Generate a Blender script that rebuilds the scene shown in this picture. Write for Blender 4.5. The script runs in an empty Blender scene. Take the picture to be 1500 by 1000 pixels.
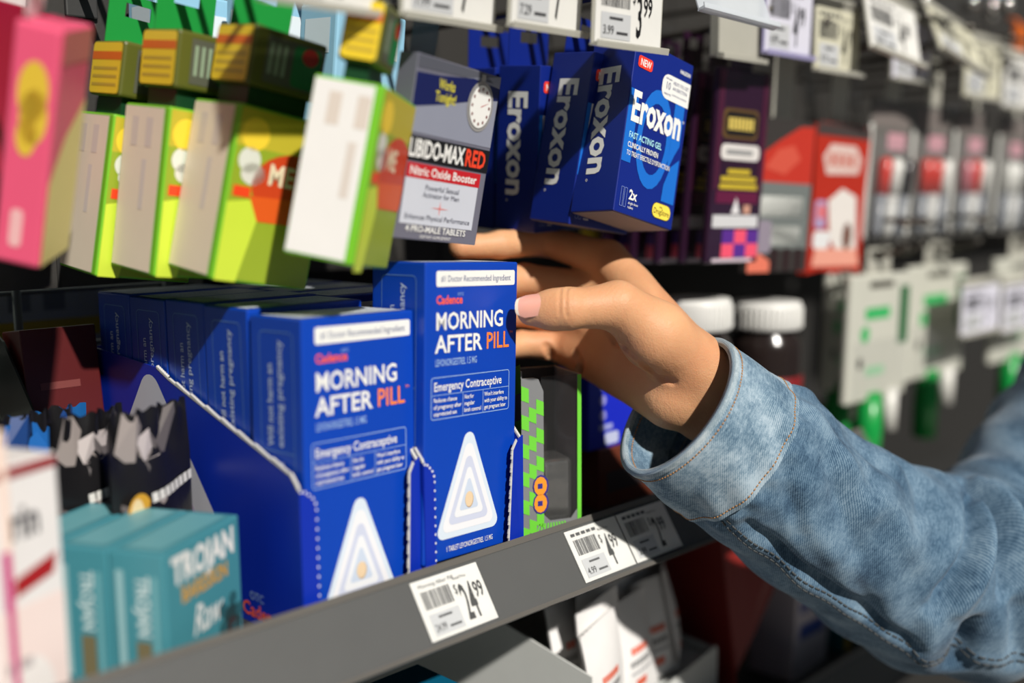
import bpy, bmesh, math, random
import numpy as np
from mathutils import Vector, Matrix, Euler

random.seed(7)
SC = bpy.context.scene
COL = SC.collection
PI = math.pi
R = math.radians

# ------------------------------------------------------------------ camera
CAM_Z = 1.45
FPX = 1571.0                                   # focal length for a 1500 px wide frame
YAW, PITCH, ROLL = R(45.24), R(7.60), R(-0.52)
fw = Vector((math.cos(YAW)*math.cos(PITCH), math.sin(YAW)*math.cos(PITCH), -math.sin(PITCH)))
rt0 = Vector((math.sin(YAW), -math.cos(YAW), 0)); up0 = rt0.cross(fw)
RT = rt0*math.cos(ROLL) + up0*math.sin(ROLL); UP = up0*math.cos(ROLL) - rt0*math.sin(ROLL); FW = fw
EYE = Vector((0, 0, CAM_Z))
cd = bpy.data.cameras.new('camera'); cam = bpy.data.objects.new('camera', cd); COL.objects.link(cam)
cam.matrix_world = Matrix((( RT.x, UP.x, -FW.x, EYE.x), (RT.y, UP.y, -FW.y, EYE.y), (RT.z, UP.z, -FW.z, EYE.z), (0, 0, 0, 1)))
cd.sensor_fit = 'HORIZONTAL'; cd.sensor_width = 36; cd.lens = FPX*36/1500
cd.clip_start = 0.02; cd.clip_end = 60
cd.dof.use_dof = True; cd.dof.focus_distance = 0.578; cd.dof.aperture_fstop = 2.3
SC.camera = cam

# ------------------------------------------------------------------ light
wd = bpy.data.worlds.new('world'); SC.world = wd; wd.use_nodes = True
wd.node_tree.nodes['Background'].inputs[0].default_value = (0.80, 0.90, 1.0, 1)
wd.node_tree.nodes['Background'].inputs[1].default_value = 0.085
sl = bpy.data.lights.new('sun', 'SUN'); so = bpy.data.objects.new('sun', sl); COL.objects.link(so)
sl.energy = 4.7; sl.angle = R(1.6); sl.color = (1.0, 0.955, 0.89)
TRAVEL = Vector((0.28, 1.0, -0.80))
so.rotation_euler = TRAVEL.to_track_quat('-Z', 'Y').to_euler(); so.location = (-1.5, -3, 4)
SC.view_settings.view_transform = 'Standard'; SC.view_settings.look = 'None'
SC.view_settings.gamma = 1; SC.view_settings.use_curve_mapping = False
SC.view_settings.exposure = 0.0

# ------------------------------------------------------------------ helpers
def ray(px, py): return RT*((px-750)/FPX) + UP*((500-py)/FPX) + FW
def at(px, py, Y=None, X=None, Z=None, D=None):
    d = ray(px, py)
    if Y is not None: k = Y/d.y
    elif X is not None: k = X/d.x
    elif Z is not None: k = (Z-CAM_Z)/d.z
    else: k = D
    return EYE + d*k

def lin(c):
    return tuple((v/255/12.92 if v/255 <= .04045 else ((v/255+.055)/1.055)**2.4) for v in c)
MATS = {}
def mat(name, rgb, rough=.45, spec=.5, metal=0, var=.06, scale=60, bump=0, bscale=400, alpha=1, trans=0, coat=0, emit=0, sss=0):
    """procedural principled material: noise-driven tone and grain"""
    if name in MATS: return MATS[name]
    m = bpy.data.materials.new(name); m.use_nodes = True; nt = m.node_tree; b = nt.nodes['Principled BSDF']
    c = lin(rgb)
    tc = nt.nodes.new('ShaderNodeTexCoord'); nz = nt.nodes.new('ShaderNodeTexNoise')
    nz.inputs['Scale'].default_value = scale; nz.inputs['Detail'].default_value = 3
    nt.links.new(tc.outputs['Object'], nz.inputs['Vector'])
    mx = nt.nodes.new('ShaderNodeMix'); mx.data_type = 'RGBA'
    mx.inputs[6].default_value = tuple(v*(1-var) for v in c)+(1,); mx.inputs[7].default_value = tuple(min(1, v*(1+var)) for v in c)+(1,)
    nt.links.new(nz.outputs['Fac'], mx.inputs[0]); nt.links.new(mx.outputs[2], b.inputs['Base Color'])
    b.inputs['Roughness'].default_value = rough; b.inputs['Specular IOR Level'].default_value = spec; b.inputs['Metallic'].default_value = metal
    b.inputs['Alpha'].default_value = alpha; b.inputs['Transmission Weight'].default_value = trans; b.inputs['Coat Weight'].default_value = coat
    if emit: b.inputs['Emission Color'].default_value = c+(1,); b.inputs['Emission Strength'].default_value = emit
    if sss:
        b.inputs['Subsurface Weight'].default_value = sss; b.inputs['Subsurface Radius'].default_value = (1, .35, .2); b.inputs['Subsurface Scale'].default_value = .004
    if bump:
        n2 = nt.nodes.new('ShaderNodeTexNoise'); n2.inputs['Scale'].default_value = bscale; n2.inputs['Detail'].default_value = 2
        nt.links.new(tc.outputs['Object'], n2.inputs['Vector'])
        bp = nt.nodes.new('ShaderNodeBump'); bp.inputs['Strength'].default_value = bump; bp.inputs['Distance'].default_value = .0006
        nt.links.new(n2.outputs['Fac'], bp.inputs['Height']); nt.links.new(bp.outputs['Normal'], b.inputs['Normal'])
    MATS[name] = m
    return m
def ink(*rgb): return mat('ink_%d_%d_%d' % rgb, rgb, .42, var=.03)
def card(*rgb): return mat('card_%d_%d_%d' % rgb, rgb, .40, var=.04, bump=.05, bscale=900)
WHITE = (236, 236, 232)
M_WHITE = ink(*WHITE)
M_BLACK = ink(22, 22, 24)
M_KRAFT = mat('raw_card_edge', (205, 203, 198), .8, bump=.3)

class MB:
    def __init__(s): s.v = []; s.f = []; s.m = []; s.mats = []; s.sm = []
    def mi(s, m):
        if m not in s.mats: s.mats.append(m)
        return s.mats.index(m)
    def poly(s, pts, m, smooth=False):
        i = len(s.v); s.v += [tuple(p) for p in pts]; s.f.append(tuple(range(i, i+len(pts)))); s.m.append(s.mi(m)); s.sm.append(smooth)
    def raw(s, vs, fs, m, smooth=False):
        i = len(s.v); s.v += [tuple(p) for p in vs]; k = s.mi(m)
        for f in fs: s.f.append(tuple(a+i for a in f)); s.m.append(k); s.sm.append(smooth)
    def box(s, x0, x1, y0, y1, z0, z1, m, mt=None):
        vs = [(x, y, z) for z in (z0, z1) for y in (y0, y1) for x in (x0, x1)]
        fs = [(0, 2, 3, 1), (4, 5, 7, 6), (0, 1, 5, 4), (2, 6, 7, 3), (0, 4, 6, 2), (1, 3, 7, 5)]
        s.raw(vs, fs, m)
    def bevbox(s, x0, x1, y0, y1, z0, z1, m, b=.0006, seg=2):
        bm = bmesh.new(); bmesh.ops.create_cube(bm, size=1)
        for v in bm.verts: v.co = Vector(((x0+x1)/2+v.co.x*(x1-x0), (y0+y1)/2+v.co.y*(y1-y0), (z0+z1)/2+v.co.z*(z1-z0)))
        bmesh.ops.bevel(bm, geom=bm.edges[:], offset=b, segments=seg, affect='EDGES', profile=.5)
        bm.verts.index_update(); s.raw([v.co for v in bm.verts], [[v.index for v in f.verts] for f in bm.faces], m, False); bm.free()
    def prism(s, pts, d, m, smooth=False):
        """pts: 3D polygon; d: extrusion vector"""
        n = len(pts); p = [Vector(q) for q in pts]; d = Vector(d)
        vs = p+[q+d for q in p]
        fs = [tuple(range(n))[::-1], tuple(range(n, 2*n))]+[(i, (i+1) % n, n+(i+1) % n, n+i) for i in range(n)]
        s.raw(vs, fs, m, smooth)
    def tube(s, path, r, m, n=8, caps=True):
        p = [Vector(q) for q in path]; rr = r if isinstance(r, (list, tuple)) else [r]*len(p); vs = []; fs = []
        t0 = (p[1]-p[0]).normalized(); a = t0.orthogonal().normalized()
        for i, q in enumerate(p):
            t = ((p[min(i+1, len(p)-1)]-p[max(i-1, 0)])).normalized(); a = (a-t*a.dot(t)).normalized(); b = t.cross(a)
            for k in range(n): vs.append(q+(a*math.cos(2*PI*k/n)+b*math.sin(2*PI*k/n))*rr[i])
        for i in range(len(p)-1):
            for k in range(n): fs.append((i*n+k, i*n+(k+1) % n, (i+1)*n+(k+1) % n, (i+1)*n+k))
        if caps: fs += [tuple(range(n))[::-1], tuple(range((len(p)-1)*n, len(p)*n))]
        s.raw(vs, fs, m, True)
    def lathe(s, prof, m, n=32, c=(0, 0, 0)):
        vs = []; fs = []
        for (r, z) in prof:
            for k in range(n): vs.append((c[0]+r*math.cos(2*PI*k/n), c[1]+r*math.sin(2*PI*k/n), c[2]+z))
        for i in range(len(prof)-1):
            for k in range(n): fs.append((i*n+k, i*n+(k+1) % n, (i+1)*n+(k+1) % n, (i+1)*n+k))
        fs += [tuple(range(n))[::-1], tuple(range((len(prof)-1)*n, len(prof)*n))]
        s.raw(vs, fs, m, True)
    def grid(s, fn, nu, nv, m, smooth=True):
        vs = [fn(i/nu, j/nv) for j in range(nv+1) for i in range(nu+1)]
        fs = [(j*(nu+1)+i, j*(nu+1)+i+1, (j+1)*(nu+1)+i+1, (j+1)*(nu+1)+i) for j in range(nv) for i in range(nu)]
        s.raw(vs, fs, m, smooth)
    def mesh(s, name):
        me = bpy.data.meshes.new(name); me.from_pydata(s.v, [], s.f)
        for m in s.mats: me.materials.append(m)
        me.polygons.foreach_set('material_index', s.m); me.polygons.foreach_set('use_smooth', s.sm); me.update()
        return me
    def build(s, name, parent=None, kind=None, label=None):
        o = bpy.data.objects.new(name, s.mesh(name)); COL.objects.link(o); o.parent = parent
        if kind: o['kind'] = kind
        if label: o['label'] = label
        return o

def thing(name, label, cat, loc=(0, 0, 0), eul=(0, 0, 0), group=None):
    o = bpy.data.objects.new(name, None); COL.objects.link(o); o.empty_display_size = .01
    o.location = loc; o.rotation_euler = Euler([R(a) for a in eul], 'XYZ')
    o['label'] = label; o['category'] = cat
    if group: o['group'] = group
    return o
def tag(o, label, cat, group=None):
    o['label'] = label; o['category'] = cat
    if group: o['group'] = group
    return o
def copy_tree(o, parent=None):
    c = o.copy(); COL.objects.link(c); c.parent = parent
    for ch in list(o.children): copy_tree(ch, c)
    return c
def place(o, loc, eul, label): o.location = loc; o.rotation_euler = Euler([R(a) for a in eul], 'XYZ'); o['label'] = label; return o

# ---- lettering: glyph outlines of the built-in font, cached as flat meshes
GL = {}
def glyph(ch, bold):
    k = (ch, bold)
    if k in GL: return GL[k]
    def ev(body):
        cu = bpy.data.curves.new('g', 'FONT'); cu.body = body; cu.resolution_u = 2; cu.fill_mode = 'FRONT' if hasattr(cu, 'fill_mode') else cu.fill_mode
        cu.offset = bold
        o = bpy.data.objects.new('g', cu); COL.objects.link(o)
        dg = bpy.context.evaluated_depsgraph_get(); me = o.evaluated_get(dg).to_mesh()
        vs = [(v.co.x, v.co.y) for v in me.vertices]; fs = [tuple(p.vertices) for p in me.polygons]
        o.evaluated_get(dg).to_mesh_clear(); bpy.data.objects.remove(o); bpy.data.curves.remove(cu)
        return vs, fs
    vs, fs = ev(ch) if ch != ' ' else ([], [])
    d, _ = ev('.'); e, _ = ev(ch+'.')
    adv = max(v[0] for v in e)-max(v[0] for v in d)
    GL[k] = (vs, fs, adv)
    return GL[k]
_cap = max(v[1] for v in glyph('H', 0)[0])
def layout(txt, bold=0, track=0):
    x = 0; out = []; 
    for ch in txt:
        vs, fs, adv = glyph(ch, bold); out.append((vs, fs, x)); x += adv+track
    return out, x-track

class Face:
    """a print surface: origin at its top left, U to the right, V downwards, N out of it"""
    def __init__(s, mb, O, U, V, N, z0=.00012):
        s.mb = mb; s.O = Vector(O); s.U = Vector(U).normalized(); s.V = Vector(V).normalized(); s.N = Vector(N).normalized(); s.z0 = z0
    def p(s, u, v, k=0): return s.O+s.U*u+s.V*v+s.N*(s.z0+.00010*k)
    def poly(s, pts, m, k=0): s.mb.poly([s.p(u, v, k) for u, v in pts], m)
    def rrect(s, u0, v0, u1, v1, r, n=5):
        out = []
        for cx, cy, a in ((u1-r, v0+r, -90), (u1-r, v1-r, 0), (u0+r, v1-r, 90), (u0+r, v0+r, 180)):
            for i in range(n+1):
                t = R(a+90*i/n); out.append((cx+r*math.cos(t), cy+r*math.sin(t)))
        return out
    def rect(s, u0, v0, u1, v1, m, k=0, r=0):
        s.poly(s.rrect(u0, v0, u1, v1, r) if r else [(u0, v0), (u1, v0), (u1, v1), (u0, v1)], m, k)
    def frame(s, u0, v0, u1, v1, t, m, k=0, r=.001):
        a = s.rrect(u0, v0, u1, v1, r); b = s.rrect(u0+t, v0+t, u1-t, v1-t, max(r-t, .0001)); n = len(a)
        for i in range(n): s.poly([a[i], a[(i+1) % n], b[(i+1) % n], b[i]], m, k)
    def disc(s, u, v, ru, rv, m, k=0, n=24): s.poly([(u+ru*math.cos(2*PI*i/n), v+rv*math.sin(2*PI*i/n)) for i in range(n)], m, k)
    def ring(s, u, v, r, t, m, k=0, n=24, ru=1):
        for i in range(n):
            a, b = 2*PI*i/n, 2*PI*(i+1)/n
            s.poly([(u+ru*q*math.cos(w), v+q*math.sin(w)) for q, w in ((r, a), (r, b), (r-t, b), (r-t, a))], m, k)
    def text(s, txt, u, v, h, m, k=1, w=None, bold=.0, shear=0, ang=0, track=0, align='l'):
        """baseline start at (u,v), cap height h, optional total width w; ang in degrees turns clockwise"""
        out, W = layout(txt, bold, track); sy = h/_cap; sx = (w/W) if w else sy
        if align == 'c': off = -W*sx/2
        elif align == 'r': off = -W*sx
        else: off = 0
        c, sn = math.cos(R(ang)), math.sin(R(ang))
        for vs, fs, x in out:
            if not vs: continue
            pts = []
            for (a, b) in vs:
                lx = (a+x)*sx+shear*b*sy+off; ly = -b*sy
                pts.append(s.p(u+lx*c-ly*sn, v+lx*sn+ly*c, k))
            s.mb.raw(pts, fs, m)
    def barcode(s, u0, v0, u1, v1, m, k=1, seed=1, n=26):
        rnd = random.Random(seed); u = u0; st = (u1-u0)/n/1.6
        while u < u1-st:
            w = st*rnd.choice((.6, 1, 1.6)); s.rect(u, v0, min(u+w, u1), v1, m, k); u += w+st*rnd.choice((.6, .9, 1.4))
def carton_faces(mb, w, d, h):
    """front, left, top, bottom print faces of a carton whose origin is its front bottom left corner"""
    return (Face(mb, (0, 0, h), (1, 0, 0), (0, 0, -1), (0, -1, 0)), Face(mb, (0, d, h), (0, -1, 0), (0, 0, -1), (-1, 0, 0)),
            Face(mb, (0, d, h), (1, 0, 0), (0, -1, 0), (0, 0, 1)), Face(mb, (0, 0, 0), (1, 0, 0), (0, 1, 0), (0, 0, -1)))

# ------------------------------------------------------------------ the setting
DZ = 1.2467                                    # top of the shelf deck
M_STEEL = mat('dark_shelf_steel', (58, 58, 57), .55, metal=.2, bump=.1)
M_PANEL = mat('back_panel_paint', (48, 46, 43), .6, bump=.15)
M_DARK = mat('dark_shelf_paint', (34, 33, 31), .7)  # one even dark paint for seams, lower back and riser
M_RAIL = mat('rail_plastic', (41, 40, 40), .5, bump=.1, bscale=250, var=.12, scale=25)
M_RAILEDGE = mat('rail_edge_plastic', (96, 93, 88), .3)
M_CLEAR = mat('clear_plastic', (225, 228, 225), .15, alpha=.05, spec=.4)
M_CLEAR2 = mat('frosted_plastic', (196, 194, 182), .3, alpha=.72, spec=.5)
M_WIRE = mat('peg_wire', (96, 92, 86), .32, metal=.85)
M_CHROME = mat('chrome_wire', (210, 208, 205), .12, metal=1)
M_FLOOR = mat('floor_vinyl', (120, 116, 110), .4, scale=6, var=.15)

def structure(name, mb): o = mb.build(name); o['kind'] = 'structure'; return o
b = MB(); b.box(-4, 7, -5, 4, -.05, 0, M_FLOOR); structure('floor', b)
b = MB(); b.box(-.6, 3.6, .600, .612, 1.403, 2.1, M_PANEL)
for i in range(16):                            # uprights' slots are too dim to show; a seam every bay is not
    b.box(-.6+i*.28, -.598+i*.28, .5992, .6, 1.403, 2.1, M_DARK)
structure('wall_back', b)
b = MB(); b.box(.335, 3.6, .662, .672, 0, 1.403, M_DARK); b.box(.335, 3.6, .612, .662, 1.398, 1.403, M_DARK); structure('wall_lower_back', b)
b = MB(); b.box(-1.5, 1.5, 1.5, 1.55, 0, 2.4, mat('far_wall_paint', (150, 158, 150), .7)); structure('wall_far', b)

# shelf with sloped price rail
RN = Vector((0, -.833, .553)); RU = Vector((0, .553, .833))
RT0 = Vector((0, .3935, 1.2675)); RB0 = Vector((0, .3733, 1.237))
def shelf(name, label, dz, XE):
    t = thing(name, label, 'shelf', (0, 0, dz))
    b = MB(); b.box(-.5, XE, .392, .66, -.022, 0, M_STEEL); b.box(-.5, XE, .392, .397, 0, .006, M_STEEL); b.build('deck', t)
    o = Vector((0, 0, -DZ)); X0, X1 = -.5, XE; b = MB()
    a0, a1 = RT0+o, RB0+o
    prof = [a0, a0+RU*.0016-RN*.001, a0-RN*.004, a1-RN*.004-RU*.001, a1-RU*.001+RN*.0022, a1+RN*.0022, a1+RU*.001]
    b.prism([(X0, p.y, p.z) for p in prof], (X1-X0, 0, 0), M_RAIL); b.build('price_rail', t)
    b = MB(); q = a0+RU*.0016
    b.prism([(X0, p.y, p.z) for p in (q-RN*.001, q+RN*.0016, q+RN*.0016-RU*.0034, q+RN*.0011-RU*.0034, q+RN*.0008-RU*.0006)], (X1-X0, 0, 0), M_RAILEDGE)
    q = a1-RU*.001
    b.prism([(X0, p.y, p.z) for p in (q+RN*.0022, q+RN*.0036, q+RN*.0036+RU*.0022, q+RN*.003+RU*.0022, q+RN*.003+RU*.0004)], (X1-X0, 0, 0), M_RAILEDGE); b.build('rail_lips', t)
    b = MB(); c0 = a0-RU*.0018+RN*.0012; c1 = a1+RU*.001+RN*.0030
    b.prism([(X0, p.y, p.z) for p in (c0, c0+RN*.0004, c1+RN*.0004, c1)], (X1-X0, 0, 0), M_CLEAR); b.build('clear_cover', t)
    return t
shelf('store_shelf', 'dark grey shelf with sloped plastic price rail holding the pill boxes', DZ, .775)
shelf('store_shelf', 'lower dark shelf holding the white packets below the price rail', 1.062, 1.6)

# wire grid closing the back of the shelf on the left
t = thing('wire_grid', 'grey wire grid at the shelf back behind the blue trays', 'wire grid', (.1, .64, 1.25))
for i in range(6):
    b = MB(); x = -.24+i*.093; b.tube([(x, 0, -.003), (x, 0, .152)], .0026, mat('grid_wire', (120, 124, 124), .4, metal=.4)); b.build('upright_wire', t)
for z in (.03, .075, .115, .148):
    b = MB(); b.tube([(-.3, .004, z), (.235, .004, z)], .0014, MATS['grid_wire']); b.build('cross_wire', t)

# ------------------------------------------------------------------ pill cartons in their display trays
M_BLUE = card(4, 64, 176)
M_TRAYBLUE = card(8, 44, 168)
M_ORANGE = ink(255, 136, 48); M_REDOR = ink(246, 96, 70)
M_PALE = ink(150, 182, 226); M_LILAC = ink(226, 222, 236); M_ICE = ink(205, 226, 240); M_CREAM = ink(232, 206, 170)
BW, BD, BH = .068, .039, .151

def rtri(c, top, bl, br, r, n=6):
    """rounded triangle outline"""
    P = [Vector(top), Vector(br), Vector(bl)]; out = []
    for i in range(3):
        p, a, q = P[i], P[i-1], P[(i+1) % 3]; d0 = (a-p).normalized(); d1 = (q-p).normalized()
        ang = d0.angle(d1); t = r/math.tan(ang/2); cc = p+(d0+d1).normalized()*(r/math.sin(ang/2))
        s0 = p+d0*t-cc; s1 = p+d1*t-cc; a0 = math.atan2(s0.y, s0.x); a1 = math.atan2(s1.y, s1.x); da = (a1-a0+PI) % (2*PI)-PI
        for k in range(n+1): w = a0+da*k/n; out.append((cc.x+r*math.cos(w), cc.y+r*math.sin(w)))
    return out
def tri_emblem(F, u, v0, v1, hw, rings, r, k0=1, pill=True, umin=-1):
    """nested rounded triangles with a small pill in the middle"""
    H = v1-v0; cy = v0+H*.66
    for i, (sc, m) in enumerate(rings):
        F.poly([(max(a, umin), c) for a, c in rtri(0, (u, cy+(v0-cy)*sc-r*(1.2 if hw < .05 else .42)*sc), (u-hw*sc-r*.6*sc, cy+(v1-cy)*sc), (u+hw*sc+r*.6*sc, cy+(v1-cy)*sc), r*sc)], m, k0+i)
    if pill:
        F.disc(u+.0002, cy+.0008, .0030, .0042, ink(190, 160, 122), k0+len(rings)); F.disc(u-.0002, cy+.0004, .0029, .0040, M_CREAM, k0+len(rings)+1)

def make_pill_box(label):
    t = thing('pill_box', label, 'box', group='blue pill cartons')
    b = MB(); b.bevbox(0, BW, 0, BD, 0, BH, M_BLUE, .0009, 3); b.build('carton', t)
    b = MB(); F, L, T, _ = carton_faces(b, BW, BD, BH)
    F.rect(.0073, .0042, .0654, .0120, M_WHITE, 1, .0012)
    F.text('#1 Doctor Recommended Ingredient', .0105, .0096, .0031, ink(70, 84, 130), 2, w=.0515)
    F.text('Cadence', .0074, .0205, .0040, M_REDOR, 1, w=.0185, bold=.028)
    F.text('OTC', .0222, .0166, .0015, M_PALE, 1)
    F.text('MORNING', .0070, .0333, .0083, M_WHITE, 1, w=.0500, bold=.018)
    F.text('AFTER', .0070, .0447, .0083, M_WHITE, 1, w=.0335, bold=.018)
    F.text('PILL', .0437, .0447, .0083, M_ORANGE, 1, w=.0178, bold=.010)
    F.text('TM', .0618, .0376, .0013, M_ORANGE, 1)
    F.text('LEVONORGESTREL 1.5 MG', .0070, .0514, .0034, M_PALE, 1, w=.0300, bold=.010)
    F.frame(.0043, .0568, .0622, .0781, .0004, M_PALE, 1, .0016)
    F.rect(.0045, .0657, .0620, .0660, M_PALE, 1); F.rect(.0268, .0659, .0271, .0779, M_PALE, 1); F.rect(.0418, .0659, .0421, .0779, M_PALE, 1)
    F.text('Emergency Contraceptive', .0062, .0638, .0043, M_WHITE, 1, w=.0500, bold=.012)
    for i, (a, c, d_) in enumerate((('Reduces chance', 'Not for', "Won't interfere"), ('of pregnancy after', 'regular', 'with your ability to'), ('unprotected sex', 'birth control', 'get pregnant later'))):
        v = .0694+i*.0034
        F.text(a, .0062, v, .0021, M_WHITE, 1, w=(.0165, .0196, .0165)[i], bold=.012)
        F.text(c, .0280, v, .0021, M_WHITE, 1, w=(.0070, .0076, .0126)[i], bold=.012)
        F.text(d_, .0430, v, .0021, M_WHITE, 1, w=(.0150, .0178, .0166)[i], bold=.012)
    tri_emblem(F, .0320, .0850, .1400, .0218, [(1, ink(214, 226, 238)), (.83, ink(236, 236, 240)), (.64, ink(204, 210, 230)), (.47, ink(234, 236, 240)), (.30, ink(202, 214, 232))], .0040)
    F.text('1 TABLET LEVONORGESTREL 1.5 MG', .0160, .1468, .0027, M_WHITE, 1, w=.0350, bold=.006)
    b.build('front_print', t)
    b = MB(); F, L, T, _ = carton_faces(b, BW, BD, BH)
    FR = ink(96, 140, 205)
    L.frame(.0075, .0065, .0330, .1420, .0004, FR, 1, .003); L.rect(.0077, .062, .0328, .0624, FR, 1)
    for (v0, v1, lines) in ((.060, .0105, ('Will not harm an', 'existing pregnancy')), (.138, .0665, ('Do not use if you are', 'already pregnant. Take within 72 hours'))):
        for i, s in enumerate(lines): L.text(s, .0170+i*.0075, v0, .0042, ink(190, 206, 235), 1, w=(v0-v1)*(.78 if i == 0 else 1), bold=.012, ang=-90)
    b.build('side_print', t)
    b = MB(); F, L, T, _ = carton_faces(b, BW, BD, BH)
    T.rect(.003, .004, BW-.003, BD-.004, ink(222, 228, 234), 1, .002)
    for i in range(5): T.text('Drug Facts  Active ingredient  Purpose  Uses', .006, .011+i*.0055, .0022, ink(96, 104, 128), 2, w=.056)
    b.build('top_print', t)
    return t
BX1 = Vector((.2665, .4012, 1.45-.0523-BH))
pb = make_pill_box('frontmost blue pill carton in the open blue tray left of the hand')
e1 = Euler((R(-.6), R(1.34), R(3.6)), 'XYZ')
place(pb, Vector((.2661, .4011, 1.3977))-e1.to_matrix() @ Vector((0, 0, BH)), (-.6, 1.34, 3.6), pb['label'])
nth = ['second', 'third', 'fourth', 'last']
for i in range(4):
    c = copy_tree(pb)
    place(c, (.2640-.0003*i, .4022+(BD+.0010)*(i+1), DZ+.0012+(.0004, .001, .0002, .0006)[i]), (-.2, 0, (1.2, .3, .8, .2)[i]), '%s blue pill carton from the front in the left blue tray' % nth[i])
# the carton being pulled out by the hand
c = copy_tree(pb); P2 = Vector((.3394, .3986, 1.45-.0305))
e2 = Euler((R(-.5), R(2.7), R(3.7)), 'XYZ'); m2 = e2.to_matrix()
place(c, P2-m2 @ Vector((.0028, 0, BH)), (-.5, 2.7, 3.7), 'blue pill carton gripped by the hand and lifted from its tray'); c['group'] = 'blue pill cartons'
for i in range(3):
    c = copy_tree(pb)
    place(c, (.3320, .4720+(BD+.0012)*i, DZ+.0012), (-.2, 0, .5), '%s blue pill carton behind the one the hand is lifting' % ('first', 'next', 'farthest')[i])

def make_tray(x0, x1, y0, y1, label, emblem, torn, ws):
    t = thing('display_tray', label, 'tray', (x0, y0, DZ), group='blue display trays'); w = x1-x0; d = y1-y0; th = .0009
    zb, zf, ys = .1205, .0745, d*.62         # back height, front height, where the slope starts
    def side(x, name):
        b = MB(); prof = [(0, .0002), (d, .0002), (d, zb), (ys, zb-.004), (ys*.9, zb-.009), (.006, zf+.006), (0, zf)]
        b.prism([(x, p[0], p[1]) for p in prof], (th, 0, 0), M_TRAYBLUE); o = b.build(name, t)
        e = MB(); rnd = random.Random(3); n = 46          # torn, paper-white perforated edge
        pr = [prof[3], prof[4], prof[5], prof[6]]
        pts = []
        for a, c in zip(pr, pr[1:]):
            for k in range(n//3+1): f = k/(n//3); pts.append((a[0]+(c[0]-a[0])*f, a[1]+(c[1]-a[1])*f))
        for k in range(0, len(pts)-1):
            (ya, za), (yc, zc) = pts[k], pts[k+1]; hh = .0016 if k % 2 else .0009
            e.prism([(x-.0002, ya, za-.0004), (x-.0002, yc, zc-.0004), (x-.0002, yc, zc+hh*.6), (x-.0002, ya, za+hh)], (th+.0004, 0, 0), M_KRAFT)
        e.build('torn_edge', o)
        return o
    s0 = side(0, 'side_panel'); side(w-th, 'side_panel')
    b = MB(); b.box(th, w-th, d-th, d, .0002, zb, M_TRAYBLUE); b.build('back_panel', t)
    b = MB(); b.box(th, w-th, 0, d-th, .0002, .0011, M_TRAYBLUE); b.build('base', t)
    # front strips left when the front was torn out along its perforation
    b = MB(); b.prism([(0, -th, .0002), (ws, -th, .0002), (ws, -th, zf-.010), (ws*.8, -th, zf-.004), (ws*.4, -th, zf-.0005), (0, -th, zf)], (0, th, 0), M_TRAYBLUE); o = b.build('front_strip', t)
    b = MB(); Ff = Face(b, (0, -th, zf), (1, 0, 0), (0, 0, -1), (0, -1, 0))
    pts = [(ws*.06, .0006), (ws*.3, .0012), (ws*.52, .0028), (ws*.75, .0048), (ws*.9, .0075)]+[(ws*.94, .0105+.0045*i) for i in range(14)]
    for i, (u, v) in enumerate(pts): Ff.disc(u, v, .00065 if i < 5 else .0005, .00065, M_WHITE, 1, 8)
    b.build('perforation', o, kind='stuff')
    ta, tb_ = torn                              # how far in the torn right strip reaches at its top and foot
    b = MB(); b.prism([(w, -th, .0002), (w, -th, zf+.003), (w-ta*.6, -th, zf+.0005), (w-ta, -th, zf-.004), (w-tb_, -th-.0016, .0002)], (0, th, 0), M_TRAYBLUE); o = b.build('front_strip', t)
    b = MB(); n = 30; A = Vector((w-tb_, -th-.0018, .0002)); B = Vector((w-ta, -th-.0002, zf-.004))
    for i in range(n):
        p0 = A.lerp(B, i/n); p1 = A.lerp(B, (i+1)/n); g = .0015 if i % 3 else .0008
        b.prism([p0, p0+Vector((-g, -.0002, 0)), p1+Vector((-g*.8, -.0002, 0)), p1], (0, .0008, 0), M_KRAFT)
    A = B; B = Vector((w-ta*.6, -th-.0002, zf+.0005)); b.prism([A, A+Vector((-.0012, 0, .0004)), B+Vector((-.0006, 0, .0012)), B], (0, .0008, 0), M_KRAFT)
    b.build('torn_edge', o)
    b = MB(); Fs = Face(b, (0, d, zb), (0, -1, 0), (0, 0, -1), (-1, 0, 0))
    if emblem:
        tri_emblem(Fs, d-.1380, .0075, .1070, .0860, [(1, ink(206, 206, 214)), (.66, ink(196, 178, 204)), (.40, ink(214, 212, 222))], .0125, pill=False, umin=.003)
        Fs.text('OTC', d-.045, .108, .004, M_PALE, 1); Fs.text('Cadence', d-.052, .1165, .0065, M_REDOR, 1, w=.036, bold=.02)
        b.build('side_emblem', t, label='large pale rounded triangle printed on the tray side')
    return t
make_tray(.2606, .3306, .3996, .6090, 'blue cardboard display tray full of pill cartons with a pale triangle on its side', True, (.0062, .0100), .0092)
make_tray(.3312, .4006, .3972, .6060, 'blue cardboard display tray the gripped carton is being lifted out of', False, (.0075, .0140), .0070)

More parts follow.
